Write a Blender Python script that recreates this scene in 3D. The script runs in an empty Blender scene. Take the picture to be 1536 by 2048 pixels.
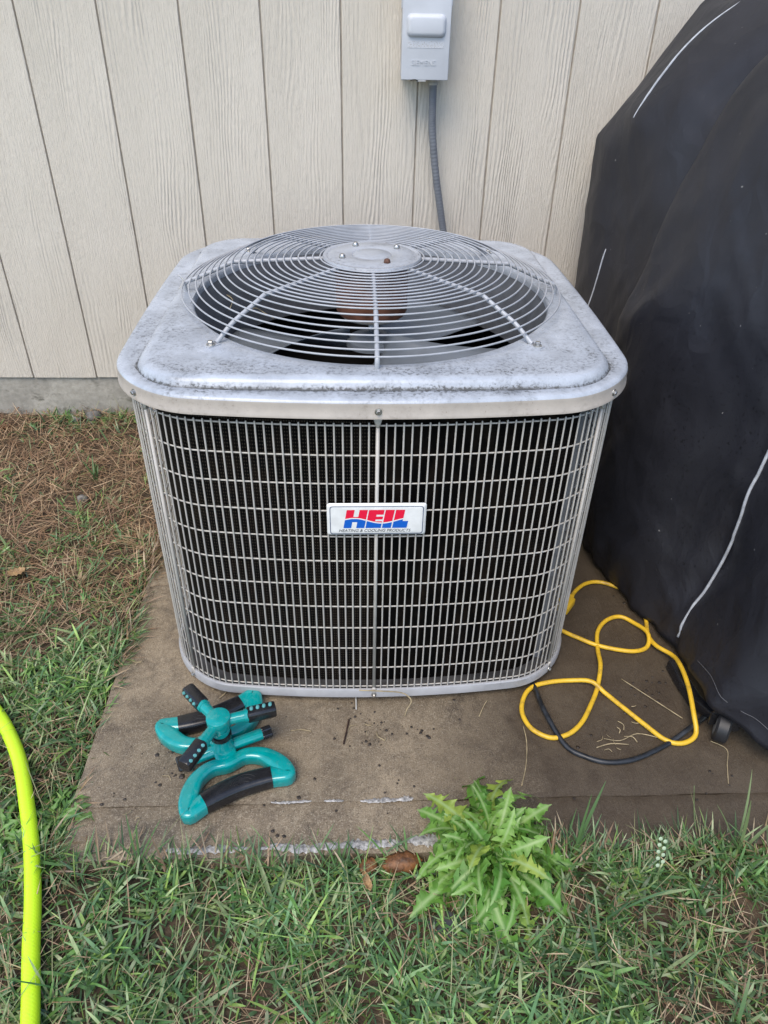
import bpy, bmesh, math, random
import numpy as np
from mathutils import Matrix, Vector, noise
PI = math.pi
rnd = random.Random(7)
rng = np.random.default_rng(11)
sc = bpy.context.scene
C = sc.collection

# ------------------------------------------------------------------ camera
PITCH, YAW, ROLL = 0.6137, -0.0499, 0.0225
CAM = Vector((-0.0376, -1.0044, 1.1857))
fwd = Vector((-math.sin(YAW)*math.cos(PITCH), math.cos(YAW)*math.cos(PITCH), -math.sin(PITCH)))
rt = Vector((math.cos(YAW), math.sin(YAW), 0)); up = rt.cross(fwd)
r2 = rt*math.cos(ROLL)+up*math.sin(ROLL); u2 = -rt*math.sin(ROLL)+up*math.cos(ROLL)
cd = bpy.data.cameras.new('camera'); cam = bpy.data.objects.new('camera', cd); C.objects.link(cam)
M = Matrix.Identity(4)
for i in range(3):
    M[i][0] = r2[i]; M[i][1] = u2[i]; M[i][2] = -fwd[i]; M[i][3] = CAM[i]
cam.matrix_world = M
cd.sensor_fit = 'VERTICAL'; cd.sensor_height = 24; cd.lens = 24*1459.9/2048
cd.clip_start = 0.02; cd.clip_end = 500
sc.camera = cam

# ------------------------------------------------------------------ light
SUN_EL, SUN_AZ = math.radians(57), math.radians(205)   # azimuth measured clockwise from +Y; soft light through thin cloud, front and left
w = bpy.data.worlds.new('World'); sc.world = w; w.use_nodes = True
nt = w.node_tree; bg = nt.nodes['Background']
sky = nt.nodes.new('ShaderNodeTexSky'); sky.sky_type = 'NISHITA'; sky.sun_disc = False
sky.sun_elevation = SUN_EL; sky.sun_rotation = SUN_AZ; sky.dust_density = 1.0; sky.air_density = 1.0; sky.ozone_density = 1.0
nt.links.new(sky.outputs[0], bg.inputs[0]); bg.inputs[1].default_value = 0.15
sl = bpy.data.lights.new('sun', 'SUN'); sl.energy = 1.5; sl.angle = math.radians(38); sl.color = (1.0, 0.89, 0.74)
so = bpy.data.objects.new('sun', sl); C.objects.link(so)
sd = Vector((math.sin(SUN_AZ)*math.cos(SUN_EL), math.cos(SUN_AZ)*math.cos(SUN_EL), math.sin(SUN_EL)))
so.rotation_euler = sd.to_track_quat('Z', 'Y').to_euler(); so.location = sd*8
vs = sc.view_settings; vs.view_transform = 'Standard'; vs.look = 'None'; vs.exposure = 1.02; vs.gamma = 1.0
sc.cycles.max_bounces = 8

# ------------------------------------------------------------------ helpers
def mesh_from(name, v, f, smooth=True):
    me = bpy.data.meshes.new(name); me.from_pydata([tuple(p) for p in v], [], f); me.update()
    if smooth: me.polygons.foreach_set('use_smooth', [True]*len(me.polygons))
    return me
ORG = {}
def thing(name, label, cat, loc=(0, 0, 0), group=None):
    o = bpy.data.objects.new(name, None); C.objects.link(o); o.location = loc; o.empty_display_size = .05
    o['label'] = label; o['category'] = cat
    if group: o['group'] = group
    ORG[o.name] = Vector(loc)
    return o
def link(name, data, parent=None, mat=None):
    o = bpy.data.objects.new(name, data); C.objects.link(o)
    if mat is not None and data is not None:
        if len(data.materials) == 0: data.materials.append(mat)
    if parent is not None:
        o.parent = parent
        if parent.name in ORG: o.matrix_parent_inverse = Matrix.Translation(-ORG[parent.name])
    return o
def obj(name, vf, mat, parent=None, smooth=True, angle=None):
    me = mesh_from(name, vf[0], vf[1], smooth)
    o = link(name, me, parent, mat)
    if smooth and angle is not None:
        me.set_sharp_from_angle(angle=math.radians(angle))
    return o
def empty_part(name, parent):
    return link(name, None, parent)
def tag(o, label, cat, group=None):
    o['label'] = label; o['category'] = cat
    if group: o['group'] = group
    return o
def struct(o, kind='structure'): o['kind'] = kind; return o
def join(*vfs):
    V = []; F = []
    for v, f in vfs:
        n = len(V); V += [tuple(p) for p in v]; F += [tuple(i+n for i in q) for q in f]
    return V, F
def box(x0, x1, y0, y1, z0, z1, b=0.0):
    bm = bmesh.new(); bmesh.ops.create_cube(bm, size=1)
    for v in bm.verts:
        v.co = ((x0+x1)/2+v.co.x*(x1-x0), (y0+y1)/2+v.co.y*(y1-y0), (z0+z1)/2+v.co.z*(z1-z0))
    if b: bmesh.ops.bevel(bm, geom=list(bm.edges), offset=b, segments=2, affect='EDGES', profile=.6)
    bm.verts.index_update()
    r = [v.co[:] for v in bm.verts], [tuple(x.index for x in f.verts) for f in bm.faces]
    bm.free(); return r
def xf(vf, m): return [tuple(m @ Vector(p)) for p in vf[0]], vf[1]
def loft(rings, closed=True, cap0=False, cap1=False):
    n = len(rings[0]); V = [p for r in rings for p in r]; F = []
    m = n if closed else n-1
    for k in range(len(rings)-1):
        for i in range(m):
            j = (i+1) % n
            F.append((k*n+i, k*n+j, (k+1)*n+j, (k+1)*n+i))
    if cap0: F.append(tuple(range(n-1, -1, -1)))
    if cap1: F.append(tuple((len(rings)-1)*n+i for i in range(n)))
    return V, F
def smooth_path(pts, n=8, closed=False):
    P = [Vector(p) for p in pts]; out = []
    N = len(P); segs = N if closed else N-1
    for i in range(segs):
        if closed: a, b, c, d = P[(i-1) % N], P[i], P[(i+1) % N], P[(i+2) % N]
        else: a, b, c, d = P[max(i-1, 0)], P[i], P[i+1], P[min(i+2, N-1)]
        for k in range(n):
            t = k/n
            out.append(0.5*((2*b)+(c-a)*t+(2*a-5*b+4*c-d)*t*t+(-a+3*b-3*c+d)*t**3))
    if not closed: out.append(P[-1])
    return out
def tube(pts, r, seg=8, closed=False, cap=True, prof=None, upv=None):
    """sweep a circle (or prof: list of (a,b)) along pts; r may be a list"""
    P = [Vector(p) for p in pts]; n = len(P)
    T = []
    for i in range(n):
        if closed: t = P[(i+1) % n]-P[i-1]
        else: t = P[min(i+1, n-1)]-P[max(i-1, 0)]
        T.append(t.normalized())
    nrm = None; rings = []
    for i in range(n):
        if upv is not None:
            s = T[i].cross(Vector(upv)).normalized(); nn = s.cross(T[i]).normalized()
            a, b = s, nn
        else:
            if nrm is None:
                ref = Vector((0, 0, 1)) if abs(T[i].z) < .9 else Vector((0, 1, 0))
                nrm = (ref-T[i]*ref.dot(T[i])).normalized()
            else:
                nrm = (nrm-T[i]*nrm.dot(T[i])).normalized()
            a, b = T[i].cross(nrm), nrm
        rr = r[i] if isinstance(r, (list, tuple)) else r
        if prof is None:
            rings.append([P[i]+(a*math.cos(2*PI*k/seg)+b*math.sin(2*PI*k/seg))*rr for k in range(seg)])
        else:
            rx, ry = rr if isinstance(rr, tuple) else (rr, rr)
            rings.append([P[i]+a*p[0]*rx+b*p[1]*ry for p in prof])
    m = len(rings[0])
    if closed: rings.append(rings[0])
    V = [tuple(p) for q in (rings[:-1] if closed else rings) for p in q]; F = []
    K = n if closed else n-1
    for k in range(K):
        k2 = (k+1) % n
        for i in range(m):
            j = (i+1) % m
            F.append((k*m+i, k*m+j, k2*m+j, k2*m+i))
    if cap and not closed:
        F.append(tuple(range(m-1, -1, -1))); F.append(tuple((n-1)*m+i for i in range(m)))
    return V, F
def lathe(prof, seg=24, c=(0, 0, 0), axis='Z'):
    rings = []
    for r, z in prof:
        rings.append([(c[0]+r*math.cos(2*PI*k/seg), c[1]+r*math.sin(2*PI*k/seg), c[2]+z) for k in range(seg)])
    return loft(rings, True, True, True)
def rrprof(a, b, r, n=4):
    out = []
    for cx, cy, s in ((a-r, b-r, 0), (-a+r, b-r, PI/2), (-a+r, -b+r, PI), (a-r, -b+r, 1.5*PI)):
        for k in range(n+1):
            t = s+PI/2*k/n; out.append((cx+r*math.cos(t), cy+r*math.sin(t)))
    return out

# ------------------------------------------------------------------ material helpers
class NT:
    def __init__(s, name):
        s.m = bpy.data.materials.new(name); s.m.use_nodes = True; s.t = s.m.node_tree
        s.p = s.t.nodes['Principled BSDF']; s.out = s.t.nodes['Material Output']
    def n(s, ty, ins=None, **kw):
        nd = s.t.nodes.new(ty)
        for k, v in kw.items(): setattr(nd, k, v)
        for k, v in (ins or {}).items():
            if isinstance(v, bpy.types.NodeSocket): s.t.links.new(v, nd.inputs[k])
            else: nd.inputs[k].default_value = v
        return nd
    def coord(s, scale=(1, 1, 1), kind='Object', off=None):
        tc = s.n('ShaderNodeTexCoord')
        v = tc.outputs[kind]
        if off is not None: v = s.n('ShaderNodeVectorMath', {0: v, 1: off}, operation='ADD').outputs[0]
        return s.n('ShaderNodeVectorMath', {0: v, 1: scale}, operation='MULTIPLY').outputs[0]
    def noise(s, vec, scale, detail=4, rough=.55, dist=0.0):
        return s.n('ShaderNodeTexNoise', {'Vector': vec, 'Scale': scale, 'Detail': detail, 'Roughness': rough, 'Distortion': dist}).outputs['Fac']
    def ramp(s, fac, stops):
        r = s.n('ShaderNodeValToRGB', {'Fac': fac}); e = r.color_ramp.elements
        while len(e) < len(stops): e.new(.5)
        for q, (p, c) in zip(e, stops):
            q.position = p; q.color = (c, c, c, 1) if not isinstance(c, tuple) else c+(1,)
        return r.outputs['Color']
    def mix(s, f, a, b, bt='MIX'):
        nd = s.n('ShaderNodeMix', data_type='RGBA', blend_type=bt)
        for idx, v in ((0, f), (6, a), (7, b)):
            if isinstance(v, bpy.types.NodeSocket): s.t.links.new(v, nd.inputs[idx])
            elif idx == 0: nd.inputs[0].default_value = v
            else: nd.inputs[idx].default_value = tuple(v)+(1,)
        return nd.outputs[2]
    def math(s, op, a, b=0.0, c=None, clamp=False):
        ins = {0: a, 1: b}
        if c is not None: ins[2] = c
        return s.n('ShaderNodeMath', ins, operation=op, use_clamp=clamp).outputs[0]
    def bump(s, h, strength=.3, dist=.01, normal=None):
        ins = {'Height': h, 'Strength': strength, 'Distance': dist}
        if normal is not None: ins['Normal'] = normal
        return s.n('ShaderNodeBump', ins).outputs[0]
    def set(s, **kw):
        names = dict(col='Base Color', rough='Roughness', metal='Metallic', spec='Specular IOR Level', norm='Normal', coat='Coat Weight', sheen='Sheen Weight')
        for k, v in kw.items():
            i = s.p.inputs[names[k]]
            if isinstance(v, bpy.types.NodeSocket): s.t.links.new(v, i)
            elif k == 'col': i.default_value = tuple(v)+(1,)
            else: i.default_value = v
        return s
MAT = {}
def simple(name, col, rough=.5, spec=.5, metal=0.0, var=.12, vs_=40, bump=0.0):
    t = NT(name); c = t.coord()
    n = t.noise(c, vs_, 5)
    col2 = tuple(x*(1-var*2) for x in col)
    t.set(col=t.mix(t.ramp(n, [(.35, 0.0), (.7, 1.0)]), col2, tuple(min(1, x*(1+var*.5)) for x in col)),
          rough=t.math('ADD', t.math('MULTIPLY', n, .2), rough-.1), spec=spec, metal=metal)
    if bump: t.set(norm=t.bump(t.noise(c, vs_*3, 3), bump, .002))
    MAT[name] = t.m; return t.m

# siding: embossed wood grain, painted cream
t = NT('siding'); oi = t.n('ShaderNodeObjectInfo')
off = t.n('ShaderNodeCombineXYZ', {0: t.math('MULTIPLY', oi.outputs['Random'], 37.0), 1: 0.0, 2: t.math('MULTIPLY', oi.outputs['Random'], 91.0)}).outputs[0]
c1 = t.coord((1, .2, .22), off=off)
warp = t.noise(c1, 7, 2, .5)
ph = t.math('ADD', t.math('MULTIPLY', t.n('ShaderNodeSeparateXYZ', {0: c1}).outputs[0], 620.0), t.math('MULTIPLY', warp, 70.0))
grain = t.math('SINE', ph)
wide = t.noise(t.coord((1, .2, .12), off=off), 14, 2)
grmask = t.ramp(wide, [(.45, 0.0), (.68, 1.0)])
chop = t.noise(t.coord((1, .2, .55), off=off), 95, 3, .6)
fine = t.noise(t.coord((1, .2, .045), off=off), 330, 3, .65)
h = t.math('ADD', t.math('MULTIPLY', t.math('MULTIPLY', grain, grmask), .42), t.math('ADD', t.math('MULTIPLY', chop, .62), t.math('MULTIPLY', fine, 1.25)))
stain = t.noise(t.coord((1, 1, .5)), 3.0, 4)
col = t.mix(t.ramp(stain, [(.35, 0.0), (.7, 1.0)]), (.54, .49, .415), (.63, .575, .495))
col = t.mix(t.ramp(h, [(.55, .22), (.85, 0.0)]), col, (.42, .385, .33))
t.set(col=col, rough=.6, spec=.35, norm=t.bump(h, .8, .0034)); MAT['siding'] = t.m

simple('wall_backing', (.40, .355, .30), .8)
t = NT('foundation'); c = t.coord()
n1 = t.noise(c, 6, 6, .6); n2 = t.noise(c, 60, 5, .65); n3 = t.noise(t.coord((1, 1, 1.6)), 13, 4, .6)
col = t.mix(t.ramp(n1, [(.35, 0.0), (.65, 1.0)]), (.25, .235, .205), (.40, .375, .325))
col = t.mix(t.ramp(n3, [(.58, 0.0), (.66, .8)]), col, (.10, .095, .075))
col = t.mix(t.ramp(n2, [(.4, .35), (.6, 0.0)]), col, (.17, .16, .13))
t.set(col=col, rough=.85, spec=.3, norm=t.bump(n2, .5, .004)); MAT['foundation'] = t.m

# concrete pad: damp brown broom-finished concrete
def concrete(name, k):
    t = NT(name); c = t.coord()
    n1 = t.noise(c, 4.0, 6, .65, .5); n2 = t.noise(c, 130, 6, .72); n3 = t.noise(c, 22, 6, .7, .5); n4 = t.noise(c, 9, 5, .7, .8)
    br = t.noise(t.coord((1, .05, 1)), 330, 3, .6); grit = t.noise(c, 420, 3, .8); pore = t.n('ShaderNodeTexVoronoi', {'Vector': c, 'Scale': 150.0}).outputs['Distance']
    sp = t.n('ShaderNodeSeparateXYZ', {0: t.coord()})
    col = t.mix(t.ramp(n1, [(.30, 0.0), (.68, 1.0)]), (.080*k, .061*k, .040*k), (.255*k, .202*k, .135*k))
    col = t.mix(t.ramp(n3, [(.34, .6), (.55, 0.0)]), col, (.070*k, .052*k, .037*k))
    col = t.mix(t.ramp(n2, [(.52, 0.0), (.74, .6)]), col, (.34*k, .295*k, .215*k))
    col = t.mix(t.ramp(n2, [(.28, .55), (.42, 0.0)]), col, (.055*k, .042*k, .031*k))
    col = t.mix(t.ramp(n4, [(.56, 0.0), (.68, .6)]), col, (.045, .034, .025))
    col = t.mix(t.ramp(grit, [(.55, 0.0), (.68, .65)]), col, (.40*k, .35*k, .27*k))
    col = t.mix(t.ramp(grit, [(.33, .75), (.45, 0.0)]), col, (.04*k, .03*k, .022*k))
    col = t.mix(t.ramp(pore, [(.10, .7), (.20, 0.0)]), col, (.03, .023, .017))
    # damp stretch with some painted shade, between the machine and the covered grill
    wet = t.math('ADD', t.math('MULTIPLY', sp.outputs[0], 1.6), t.math('MULTIPLY', n1, 1.0))
    col = t.mix(t.ramp(wet, [(.66, 0.0), (1.0, .82)]), col, (.040, .028, .018))
    rough = t.math('ADD', t.math('MULTIPLY', n3, .5), .25)
    hh = t.math('ADD', t.math('ADD', t.math('MULTIPLY', n2, .8), t.math('MULTIPLY', br, .6)), t.math('MULTIPLY', grit, .6))
    t.set(col=col, rough=rough, spec=.4, norm=t.bump(hh, .55, .003)); MAT[name] = t.m
concrete('concrete', 1.15); concrete('concrete_edge', 1.3)
simple('laitance', (.42, .405, .385), .3, .6, var=.35, vs_=160, bump=.6)
simple('mud', (.040, .030, .023), .45, .5, var=.3, vs_=120, bump=.6)

t = NT('soil'); c = t.coord()
n1 = t.noise(c, 9, 6, .65); n2 = t.noise(c, 140, 5, .7)
sp = t.n('ShaderNodeSeparateXYZ', {0: c})
col = t.mix(t.ramp(n1, [(.35, 0.0), (.65, 1.0)]), (.035, .026, .018), (.10, .07, .045))
col = t.mix(t.ramp(n2, [(.5, 0.0), (.75, .6)]), col, (.15, .115, .075))
far = t.n('ShaderNodeVectorMath', {0: c}, operation='LENGTH').outputs['Value']
lawn = t.mix(n2, (.05, .075, .022), (.10, .115, .045))
col = t.mix(t.ramp(t.math('MULTIPLY', far, .1), [(.17, 0.0), (.26, 1.0)]), col, lawn)
t.set(col=col, rough=.9, spec=.25, norm=t.bump(n2, .8, .008)); MAT['soil'] = t.m

# weathered painted steel of the condenser
def painted(name, base, dirt, lo, hi, rough=.4, gut=False, speck=.62):  # gut: lid gutter dirt, plus painted shade of the panel step
    t = NT(name); c = t.coord()
    a = t.noise(c, 5.5, 4, .6, .5); b = t.noise(c, 150, 6, .75); d = t.noise(c, 34, 5, .7, .6)
    m = t.math('ADD', t.math('MULTIPLY', a, .55), t.math('MULTIPLY', d, .45))
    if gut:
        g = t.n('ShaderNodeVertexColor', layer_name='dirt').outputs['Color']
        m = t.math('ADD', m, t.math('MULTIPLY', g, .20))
    msk = t.ramp(m, [(lo, 0.0), (hi, 1.0)])
    sk = t.ramp(b, [(speck-.12, 0.0), (speck, 1.0)])
    f = t.math('MULTIPLY', msk, t.math('ADD', t.math('MULTIPLY', sk, .75), .22), clamp=True)
    f = t.math('ADD', f, t.math('MULTIPLY', t.ramp(t.noise(c, 260, 2, .5), [(.70, 0.0), (.74, 1.0)]), .5), clamp=True)
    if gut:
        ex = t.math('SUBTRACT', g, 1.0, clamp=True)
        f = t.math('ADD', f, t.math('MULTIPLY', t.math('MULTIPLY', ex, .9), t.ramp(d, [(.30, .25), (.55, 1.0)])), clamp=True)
    base2 = t.mix(t.ramp(t.noise(c, 18, 6, .65), [(.35, 0.0), (.65, 1.0)]), tuple(x*(.74 if gut else .84) for x in base), base)
    t.set(col=t.mix(f, base2, dirt), rough=t.math('ADD', t.math('MULTIPLY', f, .35), rough), spec=.5,
          norm=t.bump(t.math('ADD', b, t.math('MULTIPLY', f, .7)), .12, .002))
    MAT[name] = t.m
painted('lid_paint', (.44, .475, .525), (.060, .061, .060), .45, .74, .27, True, .60)  # blue of the sky light mixed into the lid's grey paint
painted('skirt_paint', (.43, .385, .34), (.13, .10, .075), .48, .75, .36)  # lip in the same paint, without the lid's painted sky blue
painted('wire_paint', (.46, .435, .40), (.14, .115, .085), .55, .85, .38, False, .66)
painted('pan_paint', (.36, .36, .37), (.09, .08, .07), .55, .80, .36)
painted('guard_paint', (.37, .385, .41), (.12, .12, .12), .55, .85, .34)
painted('hub_paint', (.36, .38, .41), (.10, .10, .10), .42, .6, .32, False, .60)
simple('pan_floor', (.085, .085, .088), .5, .4, var=.3, vs_=20)
simple('orifice', (.12, .125, .135), .55, .4)
simple('motor_rust', (.21, .088, .052), .6, .35, var=.3, vs_=25)
simple('motor_cap', (.40, .38, .34), .45, .5)
simple('fan_blade', (.16, .18, .20), .4, .5, var=.12, vs_=12)
simple('bolt_steel', (.50, .49, .47), .3, .6, .85, var=.2, vs_=300)
simple('bolt_rust', (.13, .065, .045), .7, .3, var=.3, vs_=300)
t = NT('coil'); tc = t.n('ShaderNodeTexCoord'); sp = t.n('ShaderNodeSeparateXYZ', {0: tc.outputs['UV']})
fz = t.math('SINE', t.math('MULTIPLY', sp.outputs[1], 2*PI/.0066)); fx = t.math('SINE', t.math('MULTIPLY', sp.outputs[0], 2*PI/.0042))
dots = t.ramp(t.math('MULTIPLY', t.math('MULTIPLY', t.math('ADD', fx, 1.0), t.math('ADD', fz, 1.0)), .25), [(.55, 0.0), (.85, 1.0)])
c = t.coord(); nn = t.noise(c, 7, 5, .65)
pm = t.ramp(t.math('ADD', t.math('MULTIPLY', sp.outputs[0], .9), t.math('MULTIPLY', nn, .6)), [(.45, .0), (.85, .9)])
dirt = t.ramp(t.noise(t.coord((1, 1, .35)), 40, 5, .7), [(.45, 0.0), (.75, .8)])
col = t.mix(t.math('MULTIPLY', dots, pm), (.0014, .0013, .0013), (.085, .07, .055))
col = t.mix(t.math('MULTIPLY', dirt, .6), col, (.030, .020, .013))
t.set(col=col, rough=.7, spec=.08); MAT['coil'] = t.m
simple('dark_inside', (.012, .011, .011), .9, .1)

simple('badge_white', (.74, .74, .73), .35, .5, var=.06, vs_=60)
simple('print_navy', (.02, .05, .14), .5)
simple('print_black', (.02, .02, .022), .5)
t = NT('print_wave'); sp = t.n('ShaderNodeSeparateXYZ', {0: t.coord()})
wv = t.math('MULTIPLY', t.math('COSINE', t.math('MULTIPLY', t.math('ADD', sp.outputs[0], .0378), 2*PI/.0925)), .0049)
dz = t.math('SUBTRACT', t.math('SUBTRACT', sp.outputs[2], .4660), wv)
cc = t.mix(t.math('GREATER_THAN', dz, 0.0), (.004, .10, .48), (.72, .008, .045))
cc = t.mix(t.math('LESS_THAN', t.math('ABSOLUTE', dz), .0011), cc, (.74, .74, .73))
t.set(col=cc, rough=.4); MAT['print_wave'] = t.m

simple('box_grey', (.50, .515, .545), .42, .5, var=.05, vs_=10, bump=.05)
t = NT('worn_print'); c = t.coord((1, 1, 1.0))
f = t.ramp(t.noise(t.coord((1.3, 1, .9)), 330, 3, .7), [(.52, 0.0), (.60, .75)])
t.set(col=t.mix(f, (.50, .515, .545), (.27, .235, .19)), rough=.5); MAT['worn_print'] = t.m
simple('conduit_grey', (.155, .165, .185), .45, .45, var=.08, vs_=30)
simple('fitting', (.42, .42, .41), .5)

t = NT('teal_plastic'); c = t.coord()
n = t.noise(c, 30, 5, .6); f = t.ramp(t.noise(c, 90, 5, .7), [(.55, 0.0), (.75, .5)])
col = t.mix(t.ramp(n, [(.3, 0.0), (.7, 1.0)]), (.0, .215, .205), (.0, .30, .29))
col = t.mix(f, col, (.13, .33, .30))
t.set(col=col, rough=t.math('ADD', t.math('MULTIPLY', f, .4), .13), spec=.6, coat=.4); MAT['teal_plastic'] = t.m
simple('teal_pale', (.10, .33, .33), .35, .5)
simple('black_plastic', (.014, .014, .016), .25, .55, var=.2)
simple('black_rubber', (.016, .016, .018), .5, .45, var=.2)
t = NT('hose_lime'); c = t.coord()
tcu = t.n('ShaderNodeTexCoord'); su = t.n('ShaderNodeSeparateXYZ', {0: tcu.outputs['UV']})
wv1 = t.math('SINE', t.math('ADD', t.math('MULTIPLY', su.outputs[0], 2*PI*10), t.math('MULTIPLY', su.outputs[1], 1100.0)))
wv2 = t.math('SINE', t.math('SUBTRACT', t.math('MULTIPLY', su.outputs[0], 2*PI*10), t.math('MULTIPLY', su.outputs[1], 1100.0)))
hh = t.math('MULTIPLY', t.math('ADD', wv1, wv2), .5)
f = t.ramp(t.noise(c, 160, 4, .7), [(.60, 0.0), (.70, .55)])
col = t.mix(t.ramp(hh, [(.0, 0.0), (1.0, .2)]), (.52, .80, .020), (.42, .66, .02))
col = t.mix(f, col, (.30, .36, .06))
t.set(col=col, rough=.36, spec=.5, norm=t.bump(hh, .10, .0008)); MAT['hose_lime'] = t.m
t = NT('cord_yellow'); c = t.coord()
f = t.ramp(t.noise(c, 45, 5, .7), [(.5, 0.0), (.72, .75)])
t.set(col=t.mix(f, (.66, .41, .025), (.25, .155, .035)), rough=.42, spec=.5); MAT['cord_yellow'] = t.m
simple('cord_black', (.022, .025, .030), .4, .5, var=.3, vs_=60)

t = NT('cover_fabric'); c = t.coord()
wvx = t.noise(c, 900, 2, .5); big = t.noise(c, 4.5, 4, .6)
spk = t.noise(c, 135, 3, .6); spm = t.noise(t.coord((1, 1, 1)), 5, 3, .6)
sp = t.n('ShaderNodeSeparateXYZ', {0: c})
zm = t.ramp(sp.outputs[2], [(.05, .8), (.55, 1.0), (.75, .35), (.95, .0)])
col = t.mix(t.ramp(big, [(.35, 0.0), (.7, 1.0)]), (.0125, .0128, .0172), (.0205, .0210, .0275))
mould = t.math('MULTIPLY', t.math('MULTIPLY', t.ramp(spk, [(.60, 0.0), (.67, .8)]), t.ramp(spm, [(.38, .15), (.55, 1.0)])), zm, clamp=True)
col = t.mix(mould, col, (.003, .003, .0035))
lint = t.ramp(t.noise(c, 120, 1, .4), [(.80, 0.0), (.815, .45)])
col = t.mix(lint, col, (.35, .34, .33))
hh = t.math('ADD', t.math('MULTIPLY', wvx, .3), t.math('MULTIPLY', t.noise(t.coord((1, 1, .5)), 26, 4, .6), 1.0))
wp = t.n('ShaderNodeVectorMath', {0: t.coord((1.0, 1.0, .55)), 1: t.n('ShaderNodeVectorMath', {0: t.n('ShaderNodeTexNoise', {'Vector': c, 'Scale': 3.0, 'Detail': 3.0}).outputs['Color'], 1: (.35, .35, .35)}, operation='MULTIPLY').outputs[0]}, operation='ADD').outputs[0]
cr1 = t.n('ShaderNodeTexVoronoi', {'Vector': wp, 'Scale': 5.0}, feature='DISTANCE_TO_EDGE').outputs['Distance']
cr2 = t.n('ShaderNodeTexVoronoi', {'Vector': wp, 'Scale': 14.0}, feature='DISTANCE_TO_EDGE').outputs['Distance']
crs = t.math('ADD', t.ramp(cr1, [(.0, 1.0), (.16, 0.0)]), t.math('MULTIPLY', t.ramp(cr2, [(.0, 1.0), (.25, 0.0)]), .35))
bn = t.bump(crs, .28, .006)
t.set(col=col, rough=.50, spec=.42, norm=t.bump(hh, .22, .004, bn)); MAT['cover_fabric'] = t.m
simple('piping', (.43, .45, .49), .6, .4, var=.15, vs_=60)
simple('stitch', (.16, .16, .17), .7)

def veg(name, rough=.45, transl=.3, spec=.4):
    t = NT(name); a = t.n('ShaderNodeVertexColor', layer_name='Col')
    c = t.coord(); n = t.noise(c, 120, 3, .6)
    col = t.mix(t.ramp(n, [(.3, .25), (.6, 0.0)]), a.outputs['Color'], (.03, .03, .012), 'MIX')
    t.set(col=col, rough=rough, spec=spec)
    tr = t.n('ShaderNodeBsdfTranslucent', {'Color': col})
    mx = t.n('ShaderNodeMixShader', {0: transl, 1: t.p.outputs[0], 2: tr.outputs[0]})
    t.t.links.new(mx.outputs[0], t.out.inputs[0]); MAT[name] = t.m
veg('blade', .30, .42, .6); veg('straw', .5, .2, .4)
def leafmat(name, c0, c1, rib, transl=.3, rough=.42):
    t = NT(name); oi = t.n('ShaderNodeObjectInfo')
    c = t.coord(); n = t.noise(c, 55, 4, .6); sp = t.n('ShaderNodeSeparateXYZ', {0: c})
    col = t.mix(oi.outputs['Random'], c0, c1)
    col = t.mix(t.ramp(oi.outputs['Random'], [(.90, 0.0), (.97, .6)]), col, (c1[0]*1.6, c1[1]*1.0, c1[2]*.8))
    col = t.mix(t.ramp(n, [(.35, .4), (.65, 0.0)]), col, tuple(x*.55 for x in c0))
    vein = t.ramp(t.math('ABSOLUTE', sp.outputs[1]), [(.0005, .8), (.0013, 0.0)])
    col = t.mix(vein, col, rib)
    t.set(col=col, rough=rough, spec=.4, norm=t.bump(n, .35, .004))
    tr = t.n('ShaderNodeBsdfTranslucent', {'Color': col})
    mx = t.n('ShaderNodeMixShader', {0: transl, 1: t.p.outputs[0], 2: tr.outputs[0]})
    t.t.links.new(mx.outputs[0], t.out.inputs[0]); MAT[name] = t.m
leafmat('dandelion', (.10, .26, .036), (.26, .46, .095), (.38, .52, .22), .35)
leafmat('weed', (.10, .24, .045), (.19, .35, .085), (.28, .40, .17))
simple('brown_leaf', (.20, .085, .03), .5, .4, var=.35, vs_=90, bump=.5)
simple('tan_leaf', (.42, .27, .13), .55, .4, var=.25, vs_=90, bump=.4)
simple('straw_stem', (.40, .32, .19), .6, .3, var=.25, vs_=60)
simple('twig_dark', (.055, .03, .022), .7, .3, var=.3, vs_=90)
simple('pale_string', (.55, .54, .50), .6)
simple('rock', (.20, .19, .175), .8, .3, var=.3, vs_=40, bump=.6)
t = NT('water'); c = t.coord()
t.set(col=(.05, .045, .04), rough=.04, spec=.6, norm=t.bump(t.noise(c, 30, 2), .06, .01)); MAT['water'] = t.m

# ------------------------------------------------------------------ ground
PADX, PADY = -0.545, -0.325
def gh(x, y):
    h = -.026 + .020*min(max((y+.3)/1.2, 0), 1)*(1 if x < -.4 else 0)
    h += .010*noise.noise(Vector((x*4, y*4, 1.3))) + .006*noise.noise(Vector((x*15, y*15, 4.3)))
    if y > 1.05: h += .018*min((y-1.05)/.12, 1)
    if x > PADX-.0 and y > PADY+.005: h -= .05
    return h
gx = np.concatenate([[-80, -30, -10, -4], np.linspace(-2, 2, 130), [4, 10, 30, 80]])
gy = np.concatenate([[-80, -30, -10, -4], np.linspace(-2, 1.6, 116), [4, 10, 30, 80]])
V = [(x, y, gh(x, y)) for y in gy for x in gx]; n = len(gx)
F = [(j*n+i, j*n+i+1, (j+1)*n+i+1, (j+1)*n+i) for j in range(len(gy)-1) for i in range(n-1)]
g = struct(obj('ground', (V, F), MAT['soil']))
g['label'] = 'bare damp soil under the patchy lawn'

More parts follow.
